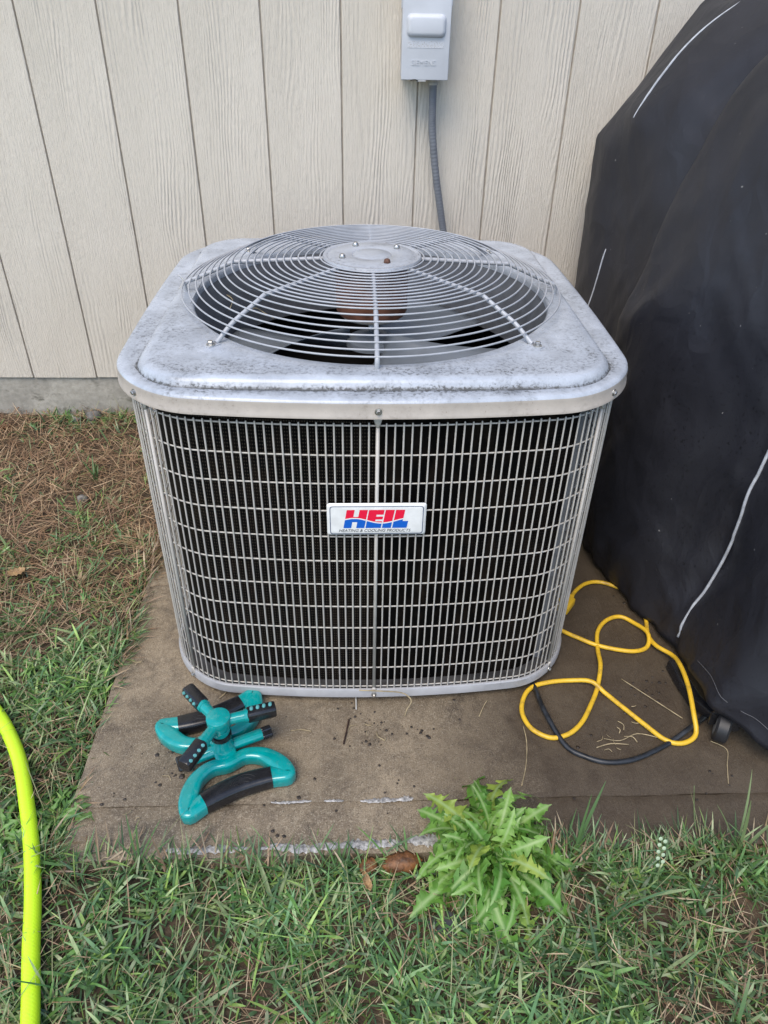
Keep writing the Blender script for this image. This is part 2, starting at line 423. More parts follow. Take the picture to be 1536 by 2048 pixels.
# ------------------------------------------------------------------ concrete pad
def slab(x0, x1, y0, y1, z0, z1, jit, seed, nx=90, ny=10):
    """slab with chipped, slightly wavering edges"""
    r = random.Random(seed)
    xs = np.linspace(x0, x1, nx); ys = np.linspace(y0, y1, ny)
    top = []
    for y in ys:
        row = []
        for x in xs:
            e = min(x-x0, x1-x, y-y0, y1-y); dz = 0
            if e < 1e-6: dz = -.0015-.0015*r.random()
            jx = jit*noise.noise(Vector((x*9, y*9, seed))) if e < 1e-6 else 0
            jx2 = .6*jit*noise.noise(Vector((x*31, y*31, seed+5))) if e < 1e-6 else 0
            row.append((x+jx+jx2 if (x == x0 or x == x1) else x, y+jx+jx2 if (y == y0 or y == y1) else y, z1+dz+.0015*noise.noise(Vector((x*5, y*5, seed+9)))))
        top.append(row)
    V = [p for r_ in top for p in r_]; F = []
    for j in range(ny-1):
        for i in range(nx-1): F.append((j*nx+i, j*nx+i+1, (j+1)*nx+i+1, (j+1)*nx+i))
    rim = [(0, i) for i in range(nx)]+[(j, nx-1) for j in range(1, ny)]+[(ny-1, i) for i in range(nx-2, -1, -1)]+[(j, 0) for j in range(ny-2, 0, -1)]
    b = len(V)
    for j, i in rim: p = V[j*nx+i]; V.append((p[0], p[1], z0))
    m = len(rim)
    for k in range(m):
        a = rim[k][0]*nx+rim[k][1]; c_ = rim[(k+1) % m][0]*nx+rim[(k+1) % m][1]
        F.append((a, b+k, b+(k+1) % m, c_))
    return V, F
pad = bpy.data.objects.new('concrete_pad', None); C.objects.link(pad); struct(pad)
pad['label'] = 'damp brown concrete pad under the air conditioner'; ORG[pad.name] = Vector((0, 0, 0))
obj('slab', slab(PADX, 1.9, -.2268, 1.26, -.12, 0.0, .0022, 3, 120, 60), MAT['concrete'], pad, angle=40)
obj('slab', slab(PADX+.006, 1.9, PADY, -.2275, -.12, -.0016, .0022, 8, 150, 10), MAT['concrete_edge'], pad, angle=40)
# pale smeared mortar along the joint and the chipped front edge
def smear(x0, x1, yc, wid, z, seed):
    r = random.Random(seed); n_ = 26; a = []; b = []
    for i in range(n_):
        t_ = i/(n_-1); x = x0+(x1-x0)*t_; ww = wid*math.sin(PI*min(max(t_, .02), .98))**.4
        off = .004*noise.noise(Vector((x*20, seed, 0)))
        a.append((x, yc+off-ww*(.5+.5*r.random()), z)); b.append((x, yc+off+ww*(.3+.6*r.random()), z))
    m_ = [((p[0]+q[0])/2, (p[1]+q[1])/2, z+.0022) for p, q in zip(a, b)]
    return loft([a, m_, b], False)
for x0, x1, y, wd, sd_ in ((-.19, -.118, -.227, .0045, 1), (-.095, -.06, -.227, .004, 2), (-.03, .045, -.2275, .0065, 3), (.04, .066, -.2255, .008, 9), (.20, .24, -.226, .003, 4)):
    obj('mortar_smear', smear(x0, x1, y, wd, .0008, sd_), MAT['laitance'], pad)
for x0, x1, y, wd, sd_ in ((-.36, -.22, PADY+.012, .010, 5), (-.20, -.05, PADY+.012, .011, 6), (-.07, .04, PADY+.016, .013, 7), (.05, .13, PADY+.02, .016, 12)):
    obj('mortar_smear', smear(x0, x1, y, wd, .0002, sd_), MAT['laitance'], pad)

# ------------------------------------------------------------------ house wall
YW, ZF, S, X0 = 1.2371, 0.1506, 0.2032, -0.8768
house = thing('house_wall', 'cream painted house wall of vertical grooved wood-grain siding on concrete foundation', 'wall', (0, YW, 0))
bb = join(box(0.0022, S-.0024, 0, .012, 0, 2.5, .0018))
bme = mesh_from('siding_board', *bb, smooth=False); bme.materials.append(MAT['siding'])
for k in range(-6, 11):
    o = link('siding_board', bme, house); o.location = (X0+k*S, YW+.0006*rnd.random(), ZF+.002*rnd.random()-.001)
obj('siding_backing', box(X0-6*S, X0+11*S, YW+.0065, YW+.03, ZF+.004, ZF+2.48), MAT['wall_backing'], house, False)
obj('foundation', box(X0-6*S, X0+11*S, YW+.009, YW+.18, -.30, ZF+.0005), MAT['foundation'], house, False)

# ------------------------------------------------------------------ electrical disconnect
dx0, dx1, dz0, dz1 = .088, .206, 1.016, 1.285; DY = 1.14
dis = thing('electrical_disconnect', 'pale grey electrical disconnect box mounted on the cream siding', 'electrical box', (.147, YW, dz0))
obj('enclosure', box(dx0+.003, dx1-.002, DY+.008, YW-.0005, dz0+.002, dz1, .002), MAT['box_grey'], dis)
door = obj('door', join(box(dx0, dx1+.001, DY, DY+.0075, dz0, dz1-.004, .0018), box(dx0-.0025, dx0, DY+.002, DY+.03, 1.165, 1.29, .0006), box(dx1+.0012, dx1+.003, DY+.002, DY+.03, 1.172, 1.29, .0006)), MAT['box_grey'], dis)
def pillow(x0, x1, z0, z1, y, d, r):
    rings = []
    for k, (ins, dep) in enumerate(((0, 0), (.001, .3), (.003, .65), (.006, .9), (.010, 1.0))):
        p = rrprof((x1-x0)/2-ins, (z1-z0)/2-ins, max(r-ins*.5, .002), 5)
        rings.append([((x0+x1)/2+a, y-d*dep, (z0+z1)/2+b) for a, b in p])
    return loft(rings, True, False, True)
obj('raised_panel', pillow(.0985, .1955, 1.107, 1.156, DY+.0002, .011, .012), MAT['box_grey'], door)
obj('worn_print', box(.102, .192, DY-.0006, DY+.0005, 1.085, 1.099), MAT['worn_print'], door, False)
def text(name, body, size, loc, mat, parent, shear=0.0, extr=.0006, sx=1.0, bold=0.0, align='CENTER'):
    cu = bpy.data.curves.new(name, 'FONT'); cu.body = body; cu.size = size; cu.extrude = extr; cu.shear = shear
    cu.align_x = align; cu.align_y = 'CENTER'; cu.offset = bold; cu.materials.append(mat)
    tmp = bpy.data.objects.new('tmp', cu); C.objects.link(tmp); bpy.context.view_layer.update()
    me = bpy.data.meshes.new_from_object(tmp.evaluated_get(bpy.context.evaluated_depsgraph_get())); bpy.data.objects.remove(tmp)
    me.name = name; me.materials.clear(); me.materials.append(mat)
    o = link(name, me, parent); o.rotation_euler = (PI/2, 0, 0); o.location = loc; o.scale = (sx, 1, 1)
    return o
text('raised_lettering', 'SIEMENS', .0165, (.1435, DY-.0006, 1.053), MAT['box_grey'], door, 0, .0010, 1.0, 0)
obj('latch_tab', box(.128, .151, DY-.001, DY+.012, dz0-.0035, dz0-.0005, .0008), MAT['fitting'], dis)
obj('bent_edge', tube([(.112, DY-.001, dz0-.001), (.118, DY-.002, dz0+.0008), (.124, DY-.0025, dz0+.001), (.131, DY-.001, dz0-.0012)], .0012, 6), MAT['black_rubber'], dis)

cond = thing('flexible_conduit', 'grey ribbed flexible conduit running down from the electrical box behind the machine', 'conduit', (.18, 1.2, 0))
path = smooth_path([(.176, 1.195, 1.008), (.177, 1.197, .96), (.180, 1.20, .895), (.196, 1.20, .785), (.217, 1.20, .68), (.232, 1.195, .60), (.24, 1.17, .5), (.24, 1.10, .40), (.22, .99, .33), (.2, .85, .30)], 60)
rad = [.0100+.00032*math.sin(2*PI*i/5.0) for i in range(len(path))]
obj('ribbed_hose', tube(path, rad, 14), MAT['conduit_grey'], cond)
obj('end_fitting', lathe([(.0125, 0), (.0125, .006), (.011, .0065), (.011, .015)], 18, (.176, 1.195, 1.0015)), MAT['fitting'], cond, angle=40)

# ------------------------------------------------------------------ air conditioner
YC = .4335
def outline(hx, hy, r, bow, n=720, bowx=.010):
    """polyline (x,y) counterclockwise from front centre (0,-hy-bow)"""
    pts = []
    m = 60
    def seg(a, b, k): return [(a[0]+(b[0]-a[0])*i/k, a[1]+(b[1]-a[1])*i/k) for i in range(k)]
    def arc(cx, cy, a0): return [(cx+r*math.cos(a0+PI/2*i/m), cy+r*math.sin(a0+PI/2*i/m)) for i in range(m)]
    pts += seg((0, -hy), (hx-r, -hy), m)+arc(hx-r, -hy+r, -PI/2)+seg((hx, -hy+r), (hx, hy-r), m)+arc(hx-r, hy-r, 0)
    pts += seg((hx-r, hy), (-hx+r, hy), 2*m)+arc(-hx+r, hy-r, PI/2)+seg((-hx, hy-r), (-hx, -hy+r), m)+arc(-hx+r, -hy+r, PI)+seg((-hx+r, -hy), (0, -hy), m)
    out = []
    for x, y in pts:
        f = 1-(x/hx)**2
        fx_ = (1-(y/hy)**2)*min(1, abs(x)/hx)*bowx
        out.append((x+(fx_ if x > 0 else -fx_), YC+y+(bow*f if y > 0 else -bow*f)*min(1, abs(y)/hy)))
    return out
def by_angle(pts, n=288):
    a = np.array([math.atan2(y-YC, x) for x, y in pts]); rr = np.array([math.hypot(x, y-YC) for x, y in pts])
    o = np.argsort(a); th = np.linspace(-PI, PI, n, endpoint=False)
    R_ = np.interp(th, a[o], rr[o], period=2*PI)
    return [(R_[i]*math.cos(th[i]), YC+R_[i]*math.sin(th[i])) for i in range(n)]
def ring_off(d, z): return [(x, y, z) for x, y in by_angle(outline(.411+d, .3955+d, .125+d, .038))]
def ring_raised(d, z): return [(x, y, z) for x, y in by_angle(outline(.388+d, .398+d, .095+d, .011, 720, .002))]
def ring_c(r, z, n=288): return [(r*math.cos(-PI+2*PI*i/n), YC+r*math.sin(-PI+2*PI*i/n), z) for i in range(n)]
ac = thing('air_conditioner', 'grey outdoor air conditioner condenser with wire grille sides and round fan guard', 'air conditioner', (0, YC, 0))
obj('base_pan', loft([ring_off(-.03, .016), ring_off(.002, .016), ring_off(.005, .019), ring_off(.005, .038), ring_off(.003, .0405), ring_off(.0, .0405), ring_off(-.003, .036), ring_off(-.008, .030)]), MAT['pan_paint'], ac, angle=40)
obj('pan_floor', loft([ring_off(-.0075, .0300), ring_off(-.05, .026), ring_c(.02, .026)]), MAT['pan_floor'], ac, angle=40)
for sx in (-.3, .3):
    for sy in (.13, .74): obj('foot', lathe([(.028, 0), (.028, .0165)], 14, (sx, sy, 0)), MAT['black_rubber'], ac, angle=40)
# coil
def ring_uv_wall(name, d, z0, z1, mat, parent):
    pts = outline(.411+d, .3955+d, .125+d, .038); n_ = len(pts)
    L = [0]
    for i in range(1, n_+1): L.append(L[-1]+math.hypot(pts[i % n_][0]-pts[i-1][0], pts[i % n_][1]-pts[i-1][1]))
    V = [(x, y, z0) for x, y in pts]+[(x, y, z1) for x, y in pts]
    F = [(i, (i+1) % n_, n_+(i+1) % n_, n_+i) for i in range(n_)]
    o = obj(name, (V, F), mat, parent); me = o.data; uv = me.uv_layers.new(name='UVMap')
    for p in me.polygons:
        i = p.index; u0, u1 = L[i], L[i+1]
        for li, (uu, vv) in zip(p.loop_indices, ((u0, 0), (u1, 0), (u1, z1-z0), (u0, z1-z0))): uv.data[li].uv = (uu, vv)
    return o
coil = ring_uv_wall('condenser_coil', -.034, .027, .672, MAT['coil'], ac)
obj('inner_bulkhead', loft([ring_off(-.075, .03), ring_off(-.075, .66)]), MAT['dark_inside'], coil)
# corner posts seen behind the grille at the right
obj('corner_post', tube([(.352, .095, .03), (.352, .095, .665)], 1, prof=[(-.008, -.008), (.008, -.008), (.008, .008), (-.008, .008)]), MAT['orifice'], ac, False)
# lid
skirt_rings = [ring_off(.008, .663), ring_off(.014, .6605), ring_off(.0166, .6612), ring_off(.0162, .6660), ring_off(.0150, .668), ring_off(.0148, .6820), ring_off(.0142, .6860)]
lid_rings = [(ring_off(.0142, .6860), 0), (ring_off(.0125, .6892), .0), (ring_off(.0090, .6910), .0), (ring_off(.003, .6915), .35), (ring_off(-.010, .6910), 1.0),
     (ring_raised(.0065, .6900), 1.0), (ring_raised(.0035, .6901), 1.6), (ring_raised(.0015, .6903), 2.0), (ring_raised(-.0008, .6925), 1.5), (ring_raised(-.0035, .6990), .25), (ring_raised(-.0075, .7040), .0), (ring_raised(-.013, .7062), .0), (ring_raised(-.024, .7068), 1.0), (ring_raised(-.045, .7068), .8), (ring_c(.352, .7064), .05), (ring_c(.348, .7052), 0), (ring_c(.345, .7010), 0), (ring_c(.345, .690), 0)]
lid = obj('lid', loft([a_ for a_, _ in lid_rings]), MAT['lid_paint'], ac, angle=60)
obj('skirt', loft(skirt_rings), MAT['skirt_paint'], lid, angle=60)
dattr = lid.data.color_attributes.new('dirt', 'FLOAT_COLOR', 'POINT')  # dirt weights; the high gutter values also paint the step's shade
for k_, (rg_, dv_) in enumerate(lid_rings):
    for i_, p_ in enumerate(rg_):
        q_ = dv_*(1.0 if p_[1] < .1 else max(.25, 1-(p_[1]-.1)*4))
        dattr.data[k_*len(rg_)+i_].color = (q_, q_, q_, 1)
obj('orifice_ring', loft([ring_c(.3455, .690), ring_c(.336, .66), ring_c(.328, .60), ring_c(.328, .56)]), MAT['orifice'], lid)
# bolts
bv = join(lathe([(.0068, 0), (.0066, .0012), (.0050, .0016)], 18), lathe([(.0044, .0012), (.0044, .0052), (.0036, .0062)], 6))
bolt_me = mesh_from('bolt', *bv, smooth=False); bolt_me.materials.append(MAT['bolt_steel'])
def bolt(parent, loc, nrm, sc_=1.0, me=bolt_me):
    o = link('bolt', me, parent)
    o.matrix_basis = Matrix.Translation(loc) @ Vector(nrm).to_track_quat('Z', 'Y').to_matrix().to_4x4() @ Matrix.Scale(sc_, 4)
    return o
# side grille
gr = empty_part('side_grille', ac)
pts = outline(.411, .3955, .125, .038); P = [Vector((x, y, 0)) for x, y in pts]; P.append(P[0])
L = [0]
for i in range(1, len(P)): L.append(L[-1]+(P[i]-P[i-1]).length)
tot = L[-1]
def at_s(s):
    s %= tot
    i = min(int(np.searchsorted(L, s, 'right'))-1, len(P)-2)
    q = (s-L[i])/(L[i+1]-L[i]); p = P[i].lerp(P[i+1], q); t_ = (P[i+1]-P[i]).normalized()
    return p, Vector((t_.y, -t_.x, 0))
ZB, ZT = .0435, .6400
def wire_mesh(r, z0, z1, name):
    me = mesh_from(name, *lathe([(r*.3, z0-.0008), (r*.85, z0), (r, z0+.001), (r, z1-.001), (r*.85, z1), (r*.3, z1+.0008)], 8)); me.materials.append(MAT['wire_paint']); return me
wme = wire_mesh(.0015, ZB-.0055, ZT+.0055, 'wire'); NW = 224
def strap_mesh():
    v1 = lathe([(.0031, .042), (.0031, .645)], 10)
    fl = []
    for z, a, b in ((.640, .0031, .0031), (.650, .0058, .0018), (.657, .0078, .0010), (.674, .0078, .0009)):
        fl.append([(a*math.cos(2*PI*k/12), b*math.sin(2*PI*k/12)-.0010, z) for k in range(12)])
    v2 = loft(fl, True, True, True)
    fl = []
    for z, a, b in ((.046, .0031, .0031), (.040, .0056, .0016), (.036, .0075, .0010), (.026, .0075, .0009)):
        fl.append([(a*math.cos(2*PI*k/12), b*math.sin(2*PI*k/12)-.0035, z) for k in range(12)])
    me = mesh_from('strap', *join(v1, v2, loft(fl, True, True, True))); me.materials.append(MAT['wire_paint']); return me
sme = strap_mesh()
for i in range(NW):
    p, nn = at_s(tot*i/NW)
    if i % 28 == 0:
        o = link('strap', sme, gr); q = p+nn*.0008
        o.matrix_basis = Matrix.Translation(q) @ Matrix.Rotation(math.atan2(nn.y, nn.x)+PI/2, 4, 'Z')
        bolt(lid, p+nn*.0150+Vector((0, 0, .6735)), nn, .85); bolt(ac, p+nn*.0055+Vector((0, 0, .026)), nn, .8)
    else:
        o = link('wire', wme, gr); o.location = p+Vector((0, 0, rnd.uniform(-.0006, .0006)))
for k in range(12):
    z = ZB+(ZT-ZB)*k/11
    hp = [(x, y, z) for x, y in outline(.411-.003, .3955-.003, .122, .038)][::3]
    obj('hoop', tube(hp, .00145, 7, True), MAT['wire_paint'], gr)
# fan guard
fg = empty_part('fan_guard', ac)
def prof(r):
    if r < .268: return .7725-.0085*((r-.085)/.183 if r > .085 else 0)
    q = (r-.268)/(.385-.268); return .764-.050*(q**1.0)
for i in range(20):
    r = .1005+.01395*i; z = prof(r)+.0048
    if i >= 18: z -= .001
    obj('guard_ring', tube([(r*math.cos(2*PI*k/160), YC+r*math.sin(2*PI*k/160), z) for k in range(160)], .0016, 7, True), MAT['guard_paint'], fg)
for k in range(8):
    a = k*PI/4+PI/8*0; diag = k % 2 == 1
    ca, sa = math.cos(a), math.sin(a)
    rs = [.07, .12, .18, .24, .258, .268, .280, .30, .34, .365] + ([.374, .378] if diag else [.3655])
    pp = []
    for j, r in enumerate(rs):
        z = prof(r)
        if diag and j >= 9: z = [.7165, .7105, .7088][j-9]
        if not diag and j == 10: z = .7065
        pp.append((r*ca, YC+r*sa, z))
    v = tube(smooth_path(pp, 4), .0041, 10)
    if diag:
        tab = xf(box(.372, .398, -.0075, .0075, .7062, .7082, .0008), Matrix.Translation((0, YC, 0)) @ Matrix.Rotation(a, 4, 'Z'))
        v = join(v, tab)
    rib = obj('guard_rib', v, MAT['guard_paint'], fg, angle=50)
    if diag: bolt(fg, Vector((.388*ca, YC+.388*sa, .7082)), (0, 0, 1), 1.15)
hub = obj('hub_plate', lathe([(.094, .0), (.096, .003), (.094, .007), (.089, .0075), (.086, .0055), (.083, .0075), (.060, .0080), (.040, .0084), (.0375, .0062), (.035, .0084), (.01, .0088)], 64, (0, YC, .7735)), MAT['hub_paint'], fg, angle=50)
hub_bolt = mesh_from('hub_bolt', *lathe([(.0062, 0), (.0062, .003), (.0052, .0065), (.003, .0080)], 14)); hub_bolt.materials.append(MAT['bolt_steel'])
hub_rust = hub_bolt.copy(); hub_rust.materials.clear(); hub_rust.materials.append(MAT['bolt_rust'])
for a, me in ((120, hub_bolt), (38, hub_bolt), (205, hub_bolt), (295, hub_rust)):
    o = link('bolt', me, hub); o.location = (.063*math.cos(math.radians(a)), YC+.063*math.sin(math.radians(a)), .7808)
# motor and fan
mot = obj('motor', lathe([(.02, .772), (.066, .770), (.0715, .764), (.0715, .676), (.068, .668)], 40, (0, YC, 0)), MAT['motor_rust'], ac, angle=40)
obj('end_cap', lathe([(.0675, .6685), (.060, .661), (.02, .656)], 40, (0, YC, 0)), MAT['motor_cap'], mot)
obj('shaft', lathe([(.0065, .59), (.0065, .657)], 14, (0, YC, 0)), MAT['bolt_steel'], mot)
fan = obj('fan', lathe([(.012, .627), (.030, .622), (.050, .610), (.052, .598), (.04, .594)], 36, (0, YC, 0)), MAT['fan_blade'], ac, angle=40)
def blade_vf(a0):
    rings = []
    for i in range(15):
        r = .045+(.312-.045)*i/14; q = i/14
        hw = .38+.30*q-.1*q*q
        row = []
        for j in range(12):
            s = j/11*2-1; th = a0+s*hw+.28*q
            z = .604+s*(.034-.010*q)-.010*(1-s*s)
            row.append((r*math.cos(th), YC+r*math.sin(th), z))
        rings.append(row)
    return loft(rings, False)
for k in range(3):
    b_ = obj('fan_blade', blade_vf(math.radians(-68+120*k)), MAT['fan_blade'], fan)
    md = b_.modifiers.new('solid', 'SOLIDIFY'); md.thickness = .0016
# badge
badge = obj('badge', pillow(-.0835, .0835, .4345, .4995, -.0055, .0035, .005), MAT['badge_white'], ac, angle=45)
BY = -.00925
def frame_vf(x0, x1, z0, z1, r, wd, y):
    a = rrprof((x1-x0)/2, (z1-z0)/2, r, 5); b = rrprof((x1-x0)/2-wd, (z1-z0)/2-wd, r-wd*.6, 5); cx, cz = (x0+x1)/2, (z0+z1)/2
    return loft([[(cx+p, y, cz+q) for p, q in a], [(cx+p, y, cz+q) for p, q in b]])
obj('badge_border', frame_vf(-.0785, .0785, .4385, .4955, .005, .0011, BY), MAT['print_navy'], badge, False)
K = .1655/987
def bz(px, py): return ((px-768)*K, .4995-(py-203)*.065/267)
def quad(x0, x1, y0, y1):
    """slanted bar: x given at top edge y=250, slant to the left going down"""
    s = -.235
    out = []
    for x, y in ((x0, y1), (x1, y1), (x1, y0), (x0, y0)): out.append(bz(x+s*(y-250), y))
    return out
polys = []
for a in ((470, 548, 250, 403), (598, 680, 250, 403), (548, 598, 308, 352),            # H
          (692, 776, 250, 403), (776, 846, 250, 290), (776, 846, 306, 330), (776, 846, 346, 403),  # E
          (858, 948, 250, 403),                                                         # I
          (961, 1052, 250, 403), (1052, 1108, 345, 403)):                               # L
    polys.append(quad(*a))
V = []; F = []
for q in polys:
    F.append(tuple(len(V)+i for i in range(4))); V += [(x, BY, z) for x, z in q]
obj('badge_emblem', (V, F), MAT['print_wave'], badge, False)
text('badge_lettering', 'HEATING & COOLING PRODUCTS', .0080, ((748-768)*K, BY, bz(0, 425)[1]), MAT['print_black'], badge, .28, .0001, .98, 0)

# ------------------------------------------------------------------ lawn sprinkler
SC = Vector((-.287, -.126, 0)); U = Vector((math.cos(.42), math.sin(.42), 0)); W_ = Vector((math.sin(.42), -math.cos(.42), 0)); Z = Vector((0, 0, 1))
def sp(u, v_, z): return SC+U*u+W_*v_+Z*z
spr = thing('lawn_sprinkler', 'teal and black three-arm rotary lawn sprinkler lying on the concrete pad', 'sprinkler', SC)
LOOP = [(-.0985, .113, 1.02), (-.060, .099, 1.35), (0, .093, 1.45), (.060, .099, 1.35), (.0985, .113, 1.02), (.0955, .092, 1.38), (.083, .066, 1.35), (.064, .044, 1.12), (.034, .032, .95), (0, .037, .92), (-.034, .032, .95), (-.064, .044, 1.12), (-.083, .066, 1.35), (-.0955, .092, 1.38)]
for sg in (1, -1):
    pth = smooth_path([sp(a*sg, b*sg, .0165) for a, b, _ in LOOP], 7, True)
    wq = smooth_path([(c_, 0, 0) for _, _, c_ in LOOP], 7, True)
    fr = obj('base_loop', tube(pth, [(q.x, 1.0) for q in wq], closed=True, prof=rrprof(.0132, .0160, .0080, 4), upv=(0, 0, 1)), MAT['teal_plastic'], spr, angle=60)
    G5 = [(-.068, .1010, 1.33), (-.035, .0955, 1.43), (0, .0930, 1.47), (.035, .0955, 1.43), (.068, .1010, 1.33)]
    gp = smooth_path([sp(a*sg, b*sg, .0175) for a, b, _ in G5], 5); gw = smooth_path([(c_, 0, 0) for _, _, c_ in G5], 5)
    obj('grip', tube(gp, [(q.x, 1.0) for q in gw], prof=rrprof(.0137, .0163, .0080, 4), upv=(0, 0, 1)), MAT['black_plastic'], fr, angle=60)
    for rr_ in (.012, .020, .028):
        arcp = [sp((.012+rr_*math.cos(q))*sg, (.110-rr_*math.sin(q)*.95)*sg, .0340) for q in np.linspace(.5, PI-.5, 14)]
        obj('grip_groove', tube(arcp, .0005, 5), MAT['black_rubber'], fr)
    obj('loop_bracket', tube(smooth_path([sp(0, .008*sg, .024), sp(0, .026*sg, .021), sp(.0, .042*sg, .018)], 4), 1, prof=rrprof(.022, .012, .006), upv=(0, 0, 1)), MAT['teal_plastic'], spr, angle=60)
bar = obj('inlet_bar', tube([sp(-.062, 0, .026), sp(-.058, 0, .026), sp(.078, 0, .026), sp(.082, 0, .026)], [.0105, .0125, .0125, .0115], 18), MAT['teal_plastic'], spr, angle=50)
obj('end_plug', tube([sp(-.094, 0, .026), sp(-.092, 0, .026), sp(-.072, 0, .026), sp(-.062, 0, .026)], [.0145, .0165, .0165, .012], 6), MAT['black_plastic'], bar, angle=30)
kr = [.0118+(.0012 if k % 2 else 0) for k in range(2)]
kn = []
for u_ in (.082, .084, .100, .102):
    kn.append([sp(u_, 0, .026)+(W_*math.cos(2*PI*k/32)+Z*math.sin(2*PI*k/32))*((.0128 if k % 2 else .0113)*(.93 if u_ in (.082, .102) else 1)) for k in range(32)])
obj('knurled_knob', loft([[tuple(p) for p in r_] for r_ in kn], True, True, True), MAT['black_plastic'], bar, False)
obj('post', lathe([(.023, .018), (.023, .040), (.018, .046), (.0165, .082), (.0200, .083), (.0200, .090), (.017, .092)], 28, SC), MAT['teal_plastic'], spr, angle=40)
obj('bearing_ring', lathe([(.0178, .064), (.0212, .065), (.0212, .074), (.0178, .075)], 28, SC), MAT['black_plastic'], spr, angle=40)
rot = obj('rotor_hub', lathe([(.020, .093), (.0235, .097), (.0240, .120), (.0232, .1230), (.019, .1250), (.008, .1262)], 32, SC), MAT['teal_plastic'], spr, angle=40)
HZ = .108
for ang, roll in ((132, -1.05), (15.5, -.12), (244, -.75)):
    c0 = SC+Z*HZ; d = Vector((math.cos(math.radians(ang)), math.sin(math.radians(ang)), 0)); sd_ = d.cross(Z)
    arm = obj('arm', tube([c0+d*.012, c0+d*.050, c0+d*.0505, c0+d*.058], [.0105, .0118, .0134, .0134], 16), MAT['teal_plastic'], rot, angle=40)
    noz = obj('nozzle_bar', tube([c0+d*.056, c0+d*.058, c0+d*.110, c0+d*.113], [.85, 1, 1, .9], prof=rrprof(.0136, .0134, .007, 3), upv=(0, 0, 1)), MAT['black_plastic'], rot, angle=45)
    nd = (Z*math.cos(roll)+sd_*math.sin(roll)).normalized()
    for q in (.065, .0775, .090, .1025):
        obj('jet', join(tube([c0+d*q+nd*.009, c0+d*(q+.0012)+nd*.0175, c0+d*(q+.0014)+nd*.0185], [.0040, .0034, .0026], 10)), MAT['teal_pale'], rot, angle=40)

spr.scale = (.925, .925, .925)
# ------------------------------------------------------------------ hose and cords
def uv_tube(name, path, r, seg, mat, parent=None):
    vf = tube(path, r, seg); o = obj(name, vf, mat, parent); me = o.data; uv = me.uv_layers.new(name='UVMap')
    Ls = [0]
    for i in range(1, len(path)): Ls.append(Ls[-1]+(path[i]-path[i-1]).length)
    for p in me.polygons:
        if len(p.vertices) != 4: continue
        k, i = divmod(p.index, seg)
        for li, (uu, vv) in zip(p.loop_indices, ((i, k), (i+1, k), (i+1, k+1), (i, k+1))): uv.data[li].uv = (uu/seg, Ls[vv])
    return o
hp = [(-1.6, .20), (-1.2, .20), (-.95, .13), (-.815, .040), (-.752, -.018), (-.707, -.072), (-.662, -.14), (-.616, -.232), (-.583, -.307), (-.552, -.391), (-.528, -.467), (-.496, -.563), (-.45, -.72), (-.42, -.95)]
hose = uv_tube('garden_hose', smooth_path([(x, y, gh(x, y)+.030) for x, y in hp], 14), .0130, 20, MAT['hose_lime'])
tag(hose, 'lime yellow garden hose lying across the grass', 'hose')
yc = [(.470, .272, .018), (.498, .318, .012), (.535, .352, .008), (.573, .359), (.615, .335), (.640, .293), (.645, .235), (.632, .175), (.634, .132), (.656, .098, .020), (.655, .056, .034), (.648, -.005, .038), (.637, -.068, .030), (.632, -.105, .010), (.60, -.122), (.569, -.113), (.540, -.075), (.513, -.036), (.485, .005), (.459, .031), (.415, .042), (.372, .038), (.335, .026), (.312, .000), (.300, -.040), (.311, -.080), (.344, -.103), (.382, -.095), (.415, -.068), (.445, -.025), (.471, .020), (.492, .075), (.503, .130), (.518, .185), (.548, .222), (.585, .235), (.612, .213), (.628, .172), (.618, .138), (.586, .124), (.545, .130), (.501, .146), (.468, .168), (.443, .186), (.41, .215), (.36, .26)]
yp = []
for i, q in enumerate(yc):
    yp.append((q[0], q[1], (q[2] if len(q) == 3 else .0062) + (.0085 if i in (8, 19, 37, 31) else 0)))
cord = thing('extension_cord', 'looped yellow extension cord on the pad between the machine and grill', 'cord', (.5, .1, 0))
obj('cable', tube(smooth_path(yp, 8), .0049, 10), MAT['cord_yellow'], cord)
pl = xf(join(box(-.028, .018, -.017, .017, -.010, .012, .005), box(.016, .030, -.009, .009, -.007, .008, .003)), Matrix.Translation((.462, .268, .020)) @ Matrix.Rotation(math.radians(52), 4, 'Z'))
obj('socket_end', pl, MAT['cord_yellow'], cord, angle=40)
bp = [(.30, .16), (.325, .09), (.338, .035), (.344, -.045), (.369, -.120), (.402, -.148), (.44, -.161), (.485, -.158), (.53, -.142), (.58, -.117), (.625, -.092), (.668, -.060), (.70, -.03), (.76, .02)]
tag(obj('power_cord', tube(smooth_path([(x, y, .0055+(.009 if i in (3, 10) else 0)) for i, (x, y) in enumerate(bp)], 8), .0052, 10), MAT['cord_black']),
    'black power cord curving from under the machine to the grill caster', 'cord')

